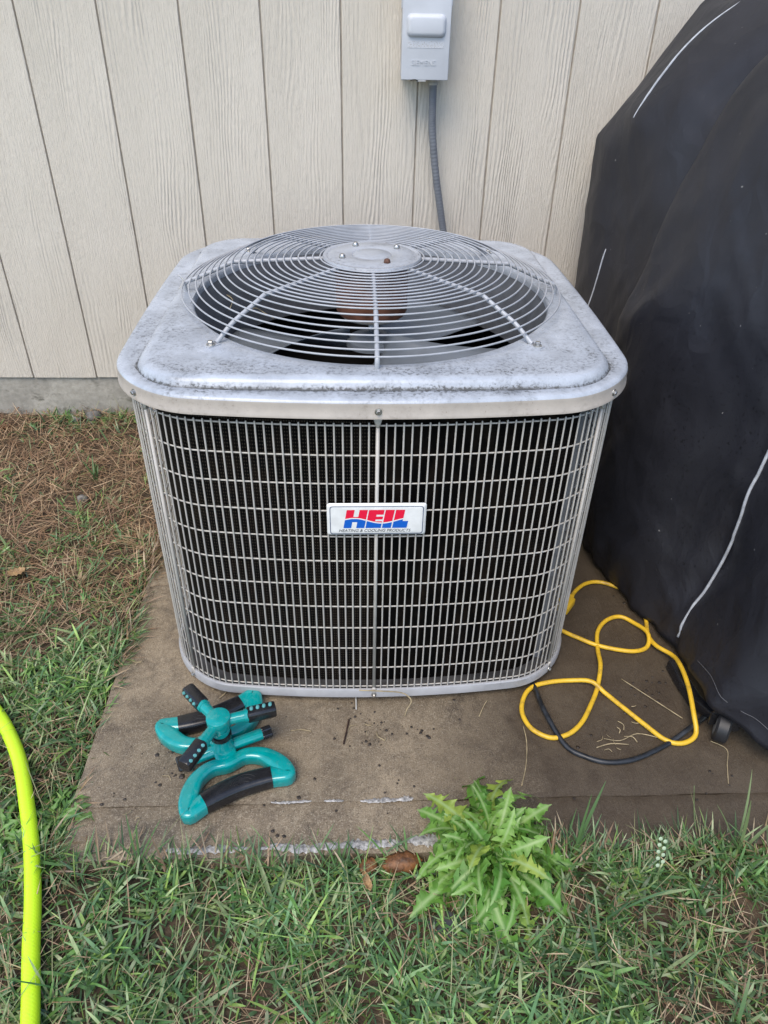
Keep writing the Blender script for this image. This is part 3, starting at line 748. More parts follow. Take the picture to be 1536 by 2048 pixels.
# ------------------------------------------------------------------ covered grill
ctl = [  # columns from the wall round to the front: [(z, x, y)...]
 [(.05, 1.6, 1.16), (.5, 1.6, 1.16), (.9, 1.6, 1.16), (1.05, 1.6, 1.10), (1.2, 1.6, 1.0), (1.30, 1.6, .75)],
 [(.05, .74, 1.165), (.5, .74, 1.165), (.9, .73, 1.165), (1.02, .80, 1.13), (1.2, .90, 1.06), (1.30, 1.05, .85)],
 [(.05, .60, 1.13), (.5, .622, 1.13), (.895, .612, 1.13), (1.00, .69, 1.12), (1.195, .795, 1.07), (1.30, 1.0, .85)],
 [(.05, .595, 1.05), (.5, .612, 1.05), (.885, .612, 1.05), (.97, .650, 1.05), (1.18, .785, 1.0), (1.30, 1.0, .80)],
 [(.05, .585, .95), (.5, .615, .95), (.69, .640, .95), (.945, .637, .95), (1.05, .692, .95), (1.196, .815, .93), (1.30, 1.0, .75)],
 [(.05, .585, .82), (.5, .645, .82), (.75, .665, .82), (.9, .675, .82), (1.0, .705, .82), (1.10, .775, .80), (1.30, 1.0, .68)],
 [(.05, .600, .70), (.5, .640, .70), (.72, .680, .70), (.9, .726, .70), (1.03, .78, .70), (1.12, .84, .68), (1.30, 1.0, .62)],
 [(.05, .568, .60), (.4, .568, .60), (.58, .581, .60), (.735, .617, .60), (.905, .665, .60), (1.037, .716, .60), (1.10, .755, .59), (1.30, 1.0, .50)],
 [(.015, .578, .48), (.15, .565, .48), (.4, .575, .48), (.58, .590, .48), (.735, .625, .48), (.905, .672, .48), (1.037, .722, .48), (1.12, .770, .48), (1.30, 1.0, .45)],
 [(.012, .604, .32), (.10, .592, .32), (.2, .598, .32), (.4, .622, .32), (.6, .650, .32), (.8, .690, .32), (1.0, .745, .32), (1.15, .84, .33), (1.30, 1.0, .35)],
 [(.012, .652, .20), (.10, .656, .20), (.17, .668, .20), (.3, .690, .20), (.5, .700, .20), (.8, .730, .20), (1.0, .785, .20), (1.15, .87, .22), (1.30, 1.02, .28)],
 [(.020, .668, .125), (.08, .676, .125), (.17, .700, .13), (.3, .726, .13), (.42, .721, .13), (.51, .727, .13), (.8, .755, .13), (1.0, .80, .13), (1.30, 1.04, .25)],
 [(.050, .664, .03), (.2, .690, .03), (.5, .735, .03), (.8, .765, .03), (1.0, .81, .04), (1.15, .88, .08), (1.30, 1.06, .22)],
 [(.075, .655, -.075), (.2, .680, -.07), (.5, .745, -.06), (.8, .785, -.05), (1.0, .83, -.03), (1.15, .90, .02), (1.30, 1.08, .20)],
 [(.07, .690, -.140), (.2, .715, -.145), (.5, .79, -.145), (.8, .84, -.13), (1.0, .88, -.10), (1.15, .95, -.05), (1.30, 1.12, .18)],
 [(.045, .760, -.195), (.2, .775, -.20), (.5, .85, -.205), (.8, .91, -.19), (1.0, .95, -.16), (1.15, 1.0, -.1), (1.30, 1.2, .16)],
 [(.05, 1.0, -.23), (.2, 1.0, -.235), (.5, 1.02, -.24), (.8, 1.05, -.23), (1.0, 1.08, -.2), (1.15, 1.12, -.12), (1.30, 1.3, .15)],
 [(.05, 1.6, -.24), (.2, 1.6, -.24), (.5, 1.6, -.24), (.8, 1.6, -.24), (1.0, 1.6, -.2), (1.15, 1.6, -.12), (1.30, 1.6, .15)]]
NZ = 110; SUBC = 13
def pchip(xs, ys, xq):
    """monotone cubic interpolation"""
    xs = np.array(xs, float); ys = np.array(ys, float); h_ = np.diff(xs); d_ = np.diff(ys)/h_
    m_ = np.zeros(len(xs)); m_[0] = d_[0]; m_[-1] = d_[-1]
    for i in range(1, len(xs)-1):
        m_[i] = 0 if d_[i-1]*d_[i] <= 0 else 2*d_[i-1]*d_[i]/(d_[i-1]+d_[i])
    i = np.clip(np.searchsorted(xs, xq, 'right')-1, 0, len(xs)-2); t_ = (xq-xs[i])/h_[i]
    return (2*t_**3-3*t_**2+1)*ys[i]+(t_**3-2*t_**2+t_)*h_[i]*m_[i]+(-2*t_**3+3*t_**2)*ys[i+1]+(t_**3-t_**2)*h_[i]*m_[i+1]
cols = []
for cdef in ctl:
    zs = [a[0] for a in cdef]; q = np.linspace(0, 1, NZ)**1.0; zq = zs[0]+(1.30-zs[0])*q
    ip = (lambda a_, b_, c_: np.interp(c_, a_, b_)) if len(cols) in (1, 2, 3) else pchip
    cols.append(np.stack([ip(zs, [a[1] for a in cdef], zq), ip(zs, [a[2] for a in cdef], zq), zq], 1))
cols = np.array(cols); NCc = len(cols)
sq = np.linspace(0, NCc-1, (NCc-1)*SUBC+1)
surf = np.zeros((len(sq), NZ, 3))
for j in range(NZ):
    for k in range(3): surf[:, j, k] = pchip(np.arange(NCc), cols[:, j, k], sq)
# slack cloth: broad sags, diagonal tension folds and puckers along the hem
base = surf.copy()
du = np.gradient(base, axis=0); dv = np.gradient(base, axis=1); nr = np.cross(du, dv); nr /= np.linalg.norm(nr, axis=2, keepdims=True)+1e-9
if nr[len(sq)//2, NZ//2, 0] > 0: nr = -nr
arc = np.concatenate([[0], np.cumsum(np.linalg.norm(np.diff(base[:, 20, :], axis=0), axis=1))])
for i in range(len(sq)):
    for j in range(NZ):
        s_ = arc[i]; z = base[i, j, 2]
        d = .0035*noise.noise(Vector((s_*3.2+z*1.3, z*1.6, 2.1)))+.0035*noise.noise(Vector((s_*9+z*6, z*3.5, 7.7)))
        d += .0012*noise.noise(Vector((s_*26-z*10, z*16, 3.3)))
        rg1 = 1-abs(noise.noise(Vector((s_*4.2-z*2.2, z*2.6+s_, 12.1)))); rg2 = 1-abs(noise.noise(Vector((s_*8+z*7, z*5-s_*2, 15.1))))
        msk = .5+.5*noise.noise(Vector((s_*2.5, z*2.5, 21)))
        d += .013*max(0, rg1-.66)/.34*msk+.006*max(0, rg2-.70)/.30*(1-msk)
        hm = max(0, 1-(z-.05)/.16)
        d += hm*hm*(.007*noise.noise(Vector((s_*22, z*6, 5.5)))+.003*noise.noise(Vector((s_*48, z*20, 9.5))))
        ph_ = s_*1.0-z*.55
        d += .004*max(0, math.sin(ph_*26))**6*max(0, min(1, (.95-z)/.4))*.8
        surf[i, j] += nr[i, j]*d*(.3+.7*min(1, max(0, (i-3.2*SUBC)/(1.5*SUBC))))
V = surf.reshape(-1, 3).tolist()
F = [(i*NZ+j, i*NZ+j+1, (i+1)*NZ+j+1, (i+1)*NZ+j) for i in range(len(sq)-1) for j in range(NZ-1)]
F.append(tuple(i*NZ+NZ-1 for i in range(len(sq))))
gc = thing('grill_cover', 'black fabric grill cover with grey piping draped beside the air conditioner', 'cover', (.95, .45, 0))
cov = obj('fabric', (V, F), MAT['cover_fabric'], gc)
md = cov.modifiers.new('thick', 'SOLIDIFY'); md.thickness = .0014; md.offset = 0
def pipe_on(ci, j0, j1, out=.0022, r=.0030):
    i = int(ci*SUBC)
    pp = np.array([surf[i, j]+nr[i, j]*out for j in range(j0, j1)]); kk = 9
    pad_ = np.concatenate([np.repeat(pp[:1], kk, 0), pp, np.repeat(pp[-1:], kk, 0)])
    sm = np.stack([np.convolve(pad_[:, c_], np.ones(2*kk+1)/(2*kk+1), 'valid') for c_ in range(3)], 1)
    lift = np.clip(((pp-sm)*nr[i, j0:j1]).sum(1), -.002, .004)[:, None]   # stay on the cloth
    return tube([tuple(q) for q in sm+nr[i, j0:j1]*lift], r, 8)
def jz(ci, z):
    return int(np.argmin(abs(surf[int(ci*SUBC), :, 2]-z)))
obj('piping', pipe_on(4, jz(4, .935), NZ-2), MAT['piping'], gc)
obj('piping', pipe_on(4, jz(4, .40), jz(4, .69), .0012, .0022), MAT['piping'], gc)
obj('piping', pipe_on(11, 0, jz(11, 1.2), .0022, .0032), MAT['piping'], gc)
i0, i1 = int(12.2*SUBC), int(15.6*SUBC)
hemline = [surf[i, 2]+nr[i, 2]*.0012+np.array([0, 0, .016+.003*math.sin(i*.31)]) for i in range(i0, i1)]
obj('hem_stitching', tube([tuple(p) for p in hemline], .0004, 5), MAT['stitch'], gc)

grill = thing('covered_grill', 'black wheeled base of the grill showing below the cover hem', 'grill', (.80, .3, 0))
obj('cart_panel', box(.80, 1.45, -.02, .95, .10, .85, .01), MAT['black_rubber'], grill)
obj('cart_leg', tube([(.74, -.03, .09), (.76, -.02, .30)], 1, prof=rrprof(.016, .014, .004)), MAT['black_plastic'], grill)
obj('cart_rail', tube([(.650, .075, .016), (.652, .03, .016), (.660, -.03, .016), (.672, -.070, .030), (.75, -.05, .06)], 1, prof=rrprof(.012, .013, .004), upv=(0, 0, 1)), MAT['black_plastic'], grill, angle=40)
whc = Vector((.680, -.104, .031))
rings = []
ax = Vector((.86, -.50, 0)).normalized(); pr = ax.cross(Z)
def wheel(r0, r1, half, bev):
    rg = []
    for a, r_ in ((-half, r0), (-half, r1-bev), (-half+bev, r1), (half-bev, r1), (half, r1-bev), (half, r0)):
        rg.append([tuple(whc+ax*a+(pr*math.cos(2*PI*k/36)+Z*math.sin(2*PI*k/36))*r_) for k in range(36)])
    return loft(rg, True, True, True)
wh = obj('caster', wheel(.018, .031, .013, .004), MAT['black_rubber'], grill, angle=40)
obj('caster_core', wheel(.003, .020, .0135, .002), MAT['rock'], wh, angle=40)
obj('caster_fork', join(tube([whc-ax*.017+Z*.0, whc-ax*.017+Z*.03, whc+Z*.052], 1, prof=rrprof(.012, .0025, .001)), tube([whc+ax*.017, whc+ax*.017+Z*.03, whc+Z*.052], 1, prof=rrprof(.012, .0025, .001)),
    tube([whc+Z*.045, whc+Z*.075], .008, 12)), MAT['black_plastic'], wh, angle=40)

# ------------------------------------------------------------------ plants
def leaf_mesh(name, L_, W0, lobes, droop, seed, mat, stem=.12, cup=.25):
    """toothed leaf along +x, midrib on y=0; arches up then droops"""
    r = random.Random(seed); N_ = lobes*6+8; top = []
    halfs = []
    for side in (1, -1):
        row = []
        for i in range(N_+1):
            t_ = i/N_
            env = W0*math.sin(PI*min(1, max(0, (t_-stem)/(1-stem)))**.85)**.8 if t_ > stem else 0
            env *= .35+.65*min(1, t_*1.5)
            ph_ = ((t_-stem)*lobes*1.15+.22*side+.15*math.sin(seed+t_*9)) % 1.0
            tooth = .20+.80*((1-ph_)**1.15 if ph_ > .16 else ph_/.16)
            if t_ > .82: tooth = tooth*.4+.6
            wv = max(.0016, env*tooth*(.65+.6*r.random()))
            row.append((t_-.05*(tooth-.3)*(1 if t_ > stem else 0), wv))
        halfs.append(row)
    V = []; F = []
    def spine(t_):
        a0 = .55; x = 0; z = 0
        n2 = 20; dx = t_*L_/n2
        for k in range(n2):
            tt = t_*(k+.5)/n2; an = a0-droop*tt-droop*.5*tt*tt
            x += dx*math.cos(an); z += dx*math.sin(an)
        return x, z
    for i in range(N_+1):
        t_ = i/N_; x, z = spine(t_)
        xa, za = spine(max(0, halfs[0][i][0])); xb, zb = spine(max(0, halfs[1][i][0]))
        wob = .35*W0*math.sin(i*.9+seed)+.2*W0*math.sin(i*2.3+seed*2)
        wa, wb = halfs[0][i][1], halfs[1][i][1]
        V += [(xa, wa, za+cup*wa*.6+wob*wa/W0), (xa*.5+x*.5, wa*.45, za*.5+z*.5+cup*wa*.12), (x, 0, z), (xb*.5+x*.5, -wb*.45, zb*.5+z*.5+cup*wb*.12), (xb, -wb, zb+cup*wb*.6-wob*wb/W0)]
    for i in range(N_):
        for k in range(4): F.append((i*5+k, i*5+k+1, (i+1)*5+k+1, (i+1)*5+k))
    me = mesh_from(name, V, F); me.materials.append(mat); return me
dl = [leaf_mesh('leaf', L_, w_*1.22, lb, dr, s_, MAT['dandelion']) for L_, w_, lb, dr, s_ in ((.165, .023, 7, 1.1, 1), (.15, .019, 6, 1.7, 2), (.13, .020, 6, .8, 3), (.175, .024, 8, 1.5, 4), (.12, .017, 6, 1.9, 5), (.145, .023, 7, 1.0, 6), (.16, .018, 8, 2.1, 7), (.14, .021, 7, 1.4, 8), (.15, .020, 7, 2.5, 9), (.13, .023, 6, 1.2, 10))]
def rosette(name, label, cat, loc, n_, meshes, scale, tilt=(-.1, .55), group=None, seed=0):
    t_ = thing(name, label, cat, loc, group); r = random.Random(seed)
    for k in range(n_):
        o = link('leaf', r.choice(meshes), t_)
        a = k*2.39996+r.uniform(-.5, .5); q = k/n_
        el = tilt[0]+(tilt[1]-tilt[0])*q+r.uniform(-.25, .25)
        s_ = scale*(1.08-.42*q)*r.uniform(.68, 1.15)
        o.matrix_basis = Matrix.Translation(Vector(loc)+Vector((r.uniform(-.006, .006), r.uniform(-.006, .006), .002*q))) @ Matrix.Rotation(a, 4, 'Z') @ Matrix.Rotation(-el, 4, 'Y') @ Matrix.Rotation(r.uniform(-.8, .8), 4, 'X') @ Matrix.Scale(s_, 4)
    return t_
rosette('dandelion', 'large bright green dandelion rosette growing at the front edge of the pad', 'plant', (.188, -.336, -.006), 175, dl, 1.20, (-.30, 1.0), seed=12)
wl = [leaf_mesh('leaf', .085, .016, 3, 1.2, s_, MAT['weed']) for s_ in (21, 22, 23)]
ov = [leaf_mesh('leaf', .055, .015, 1, 1.0, s_, MAT['weed'], .2) for s_ in (31, 32)]
for (x, y, n_, s_, ms, nm, lb) in ((-.570, -.240, 34, 1.05, wl, 'weed', 'leafy toothed weed between the lime hose and the pad edge'),
        (-.652, -.272, 30, 1.1, wl, 'weed', 'leafy toothed weed tucked against the outer side of the lime hose'),
        (-.595, .050, 8, .9, ov, 'weed', 'small oval-leaved weed by the pad edge beside the sprinkler'),
        (-.83, .50, 5, .8, ov, 'weed', 'small round-leaved weed in the brown dead grass'),
        (.56, -.345, 3, .75, ov, 'weed', 'tiny round-leaved weed under the pad edge by the grill'),
        (-.72, .12, 9, .8, wl, 'weed', 'light green weed clump in the lawn beyond the hose bend')):
    rosette(nm, lb, 'plant', (x, y, gh(x, y)+.004), n_, ms, s_, (-.15, .6), seed=int(abs(x*1000)))

# --------------------------------------------------------------- grass blades (uncountable)
def blades(name, pos, length, width, az, lean, curve, col, mat, K_=4, twist=None, fold=0.0):
    n_ = len(pos); lv = K_+1
    P_ = np.zeros((n_, lv, 2, 3)); cur = pos.copy()
    dh = np.stack([np.cos(az), np.sin(az), np.zeros(n_)], 1); pv = np.stack([-np.sin(az), np.cos(az), np.zeros(n_)], 1)
    if twist is None: twist = np.zeros(n_)
    for k in range(lv):
        t_ = k/K_; an = lean+curve*t_
        if k: cur = cur+(dh*np.sin(an)[:, None]+np.array([0, 0, 1])*np.cos(an)[:, None])*(length/K_)[:, None]
        wd = width*(.55+.9*t_-1.35*t_**3) if k < K_ else width*.06
        side = pv*np.cos(twist)[:, None]+np.array([0, 0, 1])*np.sin(twist)[:, None]
        P_[:, k, 0] = cur-side*wd[:, None]*.5; P_[:, k, 1] = cur+side*wd[:, None]*.5
    me = bpy.data.meshes.new(name); nv = n_*lv*2
    me.vertices.add(nv); me.vertices.foreach_set('co', P_.reshape(-1).astype(np.float32))
    b = (np.arange(n_)*lv*2)[:, None]+ (np.arange(K_)*2)[None, :]
    q = np.stack([b, b+1, b+3, b+2], 2).reshape(-1); nf = n_*K_
    me.loops.add(nf*4); me.loops.foreach_set('vertex_index', q.astype(np.int32))
    me.polygons.add(nf); me.polygons.foreach_set('loop_start', (np.arange(nf)*4).astype(np.int32))
    me.polygons.foreach_set('use_smooth', np.ones(nf, bool)); me.update(); me.validate()
    ca = me.color_attributes.new('Col', 'FLOAT_COLOR', 'POINT')
    cc_ = np.ones((n_, lv, 2, 4), np.float32); cc_[..., :3] = col[:, None, None, :]
    ca.data.foreach_set('color', cc_.reshape(-1))
    o = link(name, me, None, mat); o['kind'] = 'stuff'; return o
def scatter(N_, x0, x1, y0, y1, margin):
    x = rng.uniform(x0, x1, N_); y = rng.uniform(y0, y1, N_)
    keep = ~((x > PADX-margin) & (y > PADY-margin)) & (y < YW-.0)
    core = (x > -1.35) & (x < 1.0) & (y > -.82); keep &= core | (rng.random(N_) < .3)
    return x[keep], y[keep]
def nz(x, y, s_, o_): return np.array([noise.noise(Vector((a*s_, b*s_, o_))) for a, b in zip(x, y)])
def ghv(x, y): return np.array([gh(a, b) for a, b in zip(x, y)])
AREAS = ((-1.75, -.54, -.33, 1.235, 1.0), (-1.5, 1.6, -1.05, -.325, 1.0))
GREEN = np.array([(.110, .225, .065), (.150, .30, .080), (.205, .33, .135), (.135, .25, .110), (.26, .39, .100), (.060, .125, .042), (.32, .40, .19), (.085, .18, .065)])
STRAW = np.array([(.52, .39, .245), (.38, .255, .16), (.62, .50, .33), (.29, .185, .115), (.47, .32, .19)])
def green_field(x, y):
    """share of living grass"""
    g_ = np.where(x < -.52, np.clip(1.05-(y-.02)*1.9, .06, 1), 1.0)
    return np.clip(g_*.84+.55*nz(x, y, 4.5, 8.8), .03, .95)
for (x0, x1, y0, y1, dn) in AREAS:
    A_ = (x1-x0)*(y1-y0)
    # matted thatch
    x, y = scatter(int(A_*12000), x0, x1, y0, y1, .004); n_ = len(x)
    g_ = green_field(x, y); k_ = rng.random(n_) < ((1.22 if x1 < 0 else 1.04)-g_); x, y = x[k_], y[k_]; n_ = len(x)
    pos = np.stack([x, y, ghv(x, y)+rng.uniform(.0, .014, n_)], 1)
    col = STRAW[rng.integers(0, len(STRAW), n_)]*rng.uniform(.5, 1.1, (n_, 1))*np.where((y > .3)[:, None], np.array([(.95, .86, .80)]), np.array([(1.0, .97, .95)]))
    blades('dead_grass', pos, rng.uniform(.025, .085, n_), rng.uniform(.0010, .0026, n_), rng.uniform(0, 2*PI, n_), rng.uniform(1.05, 1.5, n_), rng.uniform(-.25, .5, n_), col, MAT['straw'], 4, rng.uniform(-.6, .6, n_))
    # living blades
    x, y = scatter(int(A_*36000), x0, x1, y0, y1, .006); n_ = len(x)
    g_ = green_field(x, y); cl = nz(x, y, 13, 2.2); k_ = rng.random(n_) < np.clip(g_*(.72+.9*cl), .02, 1); x, y, cl = x[k_], y[k_], cl[k_]; n_ = len(x)
    pos = np.stack([x, y, ghv(x, y)+rng.uniform(-.002, .010, n_)], 1)
    col = GREEN[rng.integers(0, len(GREEN), n_)]*rng.uniform(.65, 1.4, (n_, 1))*(1+.55*cl[:, None]+.5*nz(x, y, 3.1, 6.6)[:, None])
    ln = rng.uniform(.014, .048, n_)*(1+.5*cl); wdt = np.where(rng.random(n_) < .42, rng.uniform(.0042, .0072, n_), rng.uniform(.0016, .0042, n_))
    lg = rng.random(n_) < .07; ln = np.where(lg, ln*2.0, ln)
    blades('grass', pos, ln, wdt, rng.uniform(0, 2*PI, n_), rng.uniform(.45, 1.35, n_), rng.uniform(.1, .85, n_), col, MAT['blade'], 4, rng.uniform(-.7, .7, n_))
    # thin pale seed stalks lying through the turf
    x, y = scatter(int(A_*700), x0, x1, y0, y1, .01); n_ = len(x); g_ = green_field(x, y); k_ = rng.random(n_) < g_+.15; x, y = x[k_], y[k_]; n_ = len(x)
    pos = np.stack([x, y, ghv(x, y)+.012], 1)
    col = np.array([(.26, .27, .13)])*rng.uniform(.7, 1.3, (n_, 1))
    blades('grass_stalks', pos, rng.uniform(.05, .13, n_), rng.uniform(.0010, .0018, n_), rng.uniform(0, 2*PI, n_), rng.uniform(.5, 1.2, n_), rng.uniform(.0, .6, n_), col, MAT['straw'], 5)
# blades rooted along the slab edges and leaning over them
for k_, (n_, fx, fy, az0) in enumerate(((1500, lambda: rng.uniform(PADX-.035, PADX+.010, 1500), lambda: rng.uniform(PADY-.02, .62, 1500), 0.0), (1700, lambda: rng.uniform(PADX-.02, 1.0, 1700), lambda: rng.uniform(PADY-.03, PADY+.006, 1700), PI/2))):
    x, y = fx(), fy(); kk = rng.random(n_) < np.clip(.45+1.1*nz(x, y, 7, 3.3), .05, 1); x, y = x[kk], y[kk]; n_ = len(x)
    dry = rng.random(n_) < np.where(x < -.5, np.clip(.25+(y)*1.2, .2, .9), .25)
    pos = np.stack([x, y, np.full(n_, -.010)+rng.uniform(-.006, .004, n_)], 1)
    col = np.where(dry[:, None], STRAW[rng.integers(0, len(STRAW), n_)], GREEN[rng.integers(0, len(GREEN), n_)])*rng.uniform(.65, 1.2, (n_, 1))
    blades('grass', pos, rng.uniform(.025, .075, n_), rng.uniform(.0016, .0045, n_), az0+rng.normal(0, .9, n_), rng.uniform(.3, 1.15, n_), rng.uniform(.2, .7, n_), col, MAT['blade'], 4, rng.uniform(-.6, .6, n_))
lab = {'dead_grass': 'matted straw coloured dead grass', 'grass': 'short green lawn grass', 'grass_stalks': 'thin pale grass stalks lying through the lawn'}
for o in C.objects:
    b_ = o.name.split('.')[0]
    if b_ in lab: o['label'] = lab[b_]+{'': ' between the pad and the house wall', '001': ' in front of the pad', '002': ' leaning over the side edge of the pad', '003': ' leaning over the front edge of the pad'}[o.name[len(b_)+1:]]; o['category'] = 'grass'
# small oval clover-like leaves in the turf
x, y = scatter(2600, -1.5, 1.5, -.95, .45, .01); n_ = len(x); g_ = nz(x, y, 6, 5.5); k_ = g_ > .05; x, y = x[k_], y[k_]; n_ = len(x)
pos = np.stack([x, y, ghv(x, y)+rng.uniform(.008, .026, n_)], 1)
o = blades('clover', pos, rng.uniform(.010, .022, n_), rng.uniform(.006, .012, n_), rng.uniform(0, 2*PI, n_), rng.uniform(.9, 1.5, n_), rng.uniform(-.2, .5, n_), np.array([(.085, .17, .045)])*rng.uniform(.7, 1.4, (n_, 1)), MAT['blade'], 4)
o['label'] = 'small rounded weed leaves dotted through the lawn'; o['category'] = 'weeds'

# --------------------------------------------------------------- grass tufts and single plants standing at the pad edge
def one_blade(L_, w_, lean, curve, az, c0):
    V = []; cur = Vector(c0); d = Vector((math.cos(az), math.sin(az), 0)); p = Vector((-math.sin(az), math.cos(az), 0)); N_ = 8
    for k in range(N_+1):
        t_ = k/N_; an = lean+curve*t_
        if k: cur = cur+(d*math.sin(an)+Z*math.cos(an))*(L_/N_)
        ww = w_*(.6+.9*t_-1.42*t_**3)*.5
        V += [tuple(cur-p*ww+Z*.0006), tuple(cur-Z*ww*.25), tuple(cur+p*ww+Z*.0006)]
    F = []
    for k in range(N_):
        for j in range(2): F.append((k*3+j, k*3+j+1, k*3+j+4, k*3+j+3))
    return V, F
for nm, c0 in (('tuft_green', (.085, .16, .055)), ('tuft_pale', (.16, .22, .09)), ('tuft_straw', (.36, .27, .15))):
    t = NT(nm); n_ = t.noise(t.coord(), 80, 3)
    t.set(col=t.mix(n_, tuple(a*.7 for a in c0), tuple(a*1.25 for a in c0)), rough=.45, spec=.4)
    tr = t.n('ShaderNodeBsdfTranslucent', {'Color': c0+(1,)}); mx = t.n('ShaderNodeMixShader', {0: .25, 1: t.p.outputs[0], 2: tr.outputs[0]}); t.t.links.new(mx.outputs[0], t.out.inputs[0]); MAT[nm] = t.m
def tuft(label, x, y, specs, mat):
    z = gh(x, y)+.002; tt = thing('grass_tuft', label, 'grass', (x, y, z), 'grass tufts along the pad')
    r = random.Random(int(x*997))
    for L_, w_, lean, curve, az in specs:
        obj('blade', one_blade(L_, w_, lean, curve, math.radians(az), (x+r.uniform(-.006, .006), y+r.uniform(-.006, .006), z)), MAT[mat], tt)
tuft('two long green grass blades fanning over the pad beside the dandelion', .334, -.335, ((.16, .0065, .42, .12, 48), (.145, .0048, .10, .25, 62), (.08, .004, .2, .4, 130), (.06, .004, .3, .6, 10)), 'tuft_green')
tuft('pale green grass tuft by the pad edge under the grill cover', .625, -.335, ((.13, .0085, .10, .15, 100), (.12, .0065, .35, .3, 150), (.15, .0045, .2, .7, 70), (.09, .006, .3, .6, 20), (.07, .006, .5, .6, 200)), 'tuft_pale')
tuft('straw coloured dead grass tuft by the pad edge under the grill cover', .665, -.338, tuple((rnd.uniform(.04, .08), .003, rnd.uniform(.3, 1.2), .4, rnd.uniform(0, 360)) for _ in range(22)), 'tuft_straw')
tuft('green grass tuft leaning over the pad corner near the sprinkler', -.405, -.335, ((.11, .0045, .5, .2, 40), (.095, .0035, .1, .3, 80), (.08, .004, .2, .5, 100), (.10, .004, .3, .4, 110), (.07, .0035, .4, .6, 150), (.09, .004, .7, .3, 20)), 'tuft_green')
tuft('green grass tuft growing below the sprinkler at the pad edge', -.33, -.34, ((.08, .004, .05, .3, 80), (.075, .0035, .2, .3, 110), (.07, .004, .4, .4, 60), (.06, .004, .6, .5, 170), (.05, .004, .6, .5, 10)), 'tuft_green')
tuft('short green grass tuft at the middle of the pad front edge', -.065, -.345, ((.065, .0055, .15, .4, 95), (.06, .005, .35, .5, 60), (.055, .005, .4, .4, 130), (.05, .0045, .7, .5, 20), (.05, .0045, .7, .5, 160)), 'tuft_green')
tuft('bluish green grass tuft with yellowed base in the dead grass', -.70, .40, ((.10, .006, .45, .3, 35), (.11, .005, .6, .3, 50), (.09, .006, .75, .3, 20), (.07, .005, .5, .6, 70), (.06, .005, 1.0, .3, 10)), 'tuft_green')
tuft('straw tuft of dead blades in the brown lawn beside the machine', -.72, .39, tuple((rnd.uniform(.04, .09), .003, rnd.uniform(.5, 1.3), .3, rnd.uniform(-30, 120)) for _ in range(22)), 'tuft_straw')
tuft('upright green grass tuft in the dead grass toward the wall', -.80, .84, tuple((rnd.uniform(.05, .09), .005, rnd.uniform(.1, .9), .3, rnd.uniform(0, 360)) for _ in range(10)), 'tuft_green')
tuft('small tan grass tuft close to the machine in dead grass', -.60, .53, tuple((rnd.uniform(.05, .10), .004, rnd.uniform(.6, 1.3), .3, rnd.uniform(60, 200)) for _ in range(14)), 'tuft_straw')
tuft('dark green low grass tuft in the lawn beside the hose', -.77, .24, tuple((rnd.uniform(.05, .11), .005, rnd.uniform(.5, 1.2), .3, rnd.uniform(0, 360)) for _ in range(18)), 'tuft_green')
tuft('broad bladed green tuft in the lawn before the pad', -.17, -.40, ((.085, .0085, .9, .35, 115), (.07, .007, .9, .4, 70), (.06, .007, 1.0, .4, 10), (.075, .0065, 1.0, .3, 245), (.05, .007, 1.1, .2, 190)), 'tuft_pale')
# seed head with flat pale pods
sx, sy = .462, -.392; sz = gh(sx, sy)
pw = thing('seed_stalk', 'slender stalk with rows of flat pale green seed pods before the pad', 'plant', (sx, sy, sz))
stp = smooth_path([(sx, sy, sz), (sx-.003, sy+.012, sz+.05), (sx-.006, sy+.022, sz+.085), (sx-.006, sy+.030, sz+.115)], 5)
obj('stem', tube(stp, .0010, 6), MAT['tuft_pale'], pw)
for k in range(9):
    b_ = stp[min(len(stp)-1, 6+k)]; side = 1 if k % 2 else -1
    m_ = Matrix.Translation(b_+Vector((side*.0042, -.002, .002))) @ Matrix.Rotation(1.1, 4, 'X') @ Matrix.Rotation(side*.4, 4, 'Z')
    obj('seed_pod', xf(lathe([(.0014, -.0008), (.0032, -.0005), (.0036, 0), (.0032, .0005), (.0014, .0008)], 12), m_), MAT['seed'] if 'seed' in MAT else simple('seed', (.36, .46, .30), .5), pw)
s2 = smooth_path([(.565, -.33, -.03), (.552, -.30, .02), (.545, -.285, .06), (.540, -.275, .095)], 5)
tag(obj('grass_stalk', tube(s2, [.0012-.0007*i/len(s2) for i in range(len(s2))], 6), MAT['tuft_pale']), 'single upright pale stalk by the round-leaved weed at pad edge', 'grass')

# ------------------------------------------------------------------ fallen leaves and debris
def curled(name, label, cx, cy, z, a, b, rz, mat, curl, seed, tilt=0.0):
    r = random.Random(seed); V = []; F = []; N_ = 14; M_ = 8
    for i in range(N_+1):
        for j in range(M_+1):
            s_ = i/N_*2-1; q = j/M_*2-1
            wd = b*(1-abs(s_)**2.2)**.6*(1+.12*math.sin(i*1.9+seed))
            x = s_*a; y = q*wd; zz = curl*(q*q*b*.9+.4*s_*s_*a)+.0015*math.sin(i*2.2+j*1.3+seed)
            p = Matrix.Rotation(rz, 4, 'Z') @ Matrix.Rotation(tilt, 4, 'X') @ Vector((x, y, zz)); V.append((cx+p.x, cy+p.y, z+p.z))
    for i in range(N_):
        for j in range(M_): F.append((i*(M_+1)+j, (i+1)*(M_+1)+j, (i+1)*(M_+1)+j+1, i*(M_+1)+j+1))
    o = obj(name, (V, F), mat); md = o.modifiers.new('t', 'SOLIDIFY'); md.thickness = .0006
    return tag(o, label, 'leaf')
curled('fallen_leaf', 'curled rusty brown leaf at the pad edge beside the dandelion', .040, -.345, .000, .036, .018, .12, MAT['brown_leaf'], -.55, 3, .5)
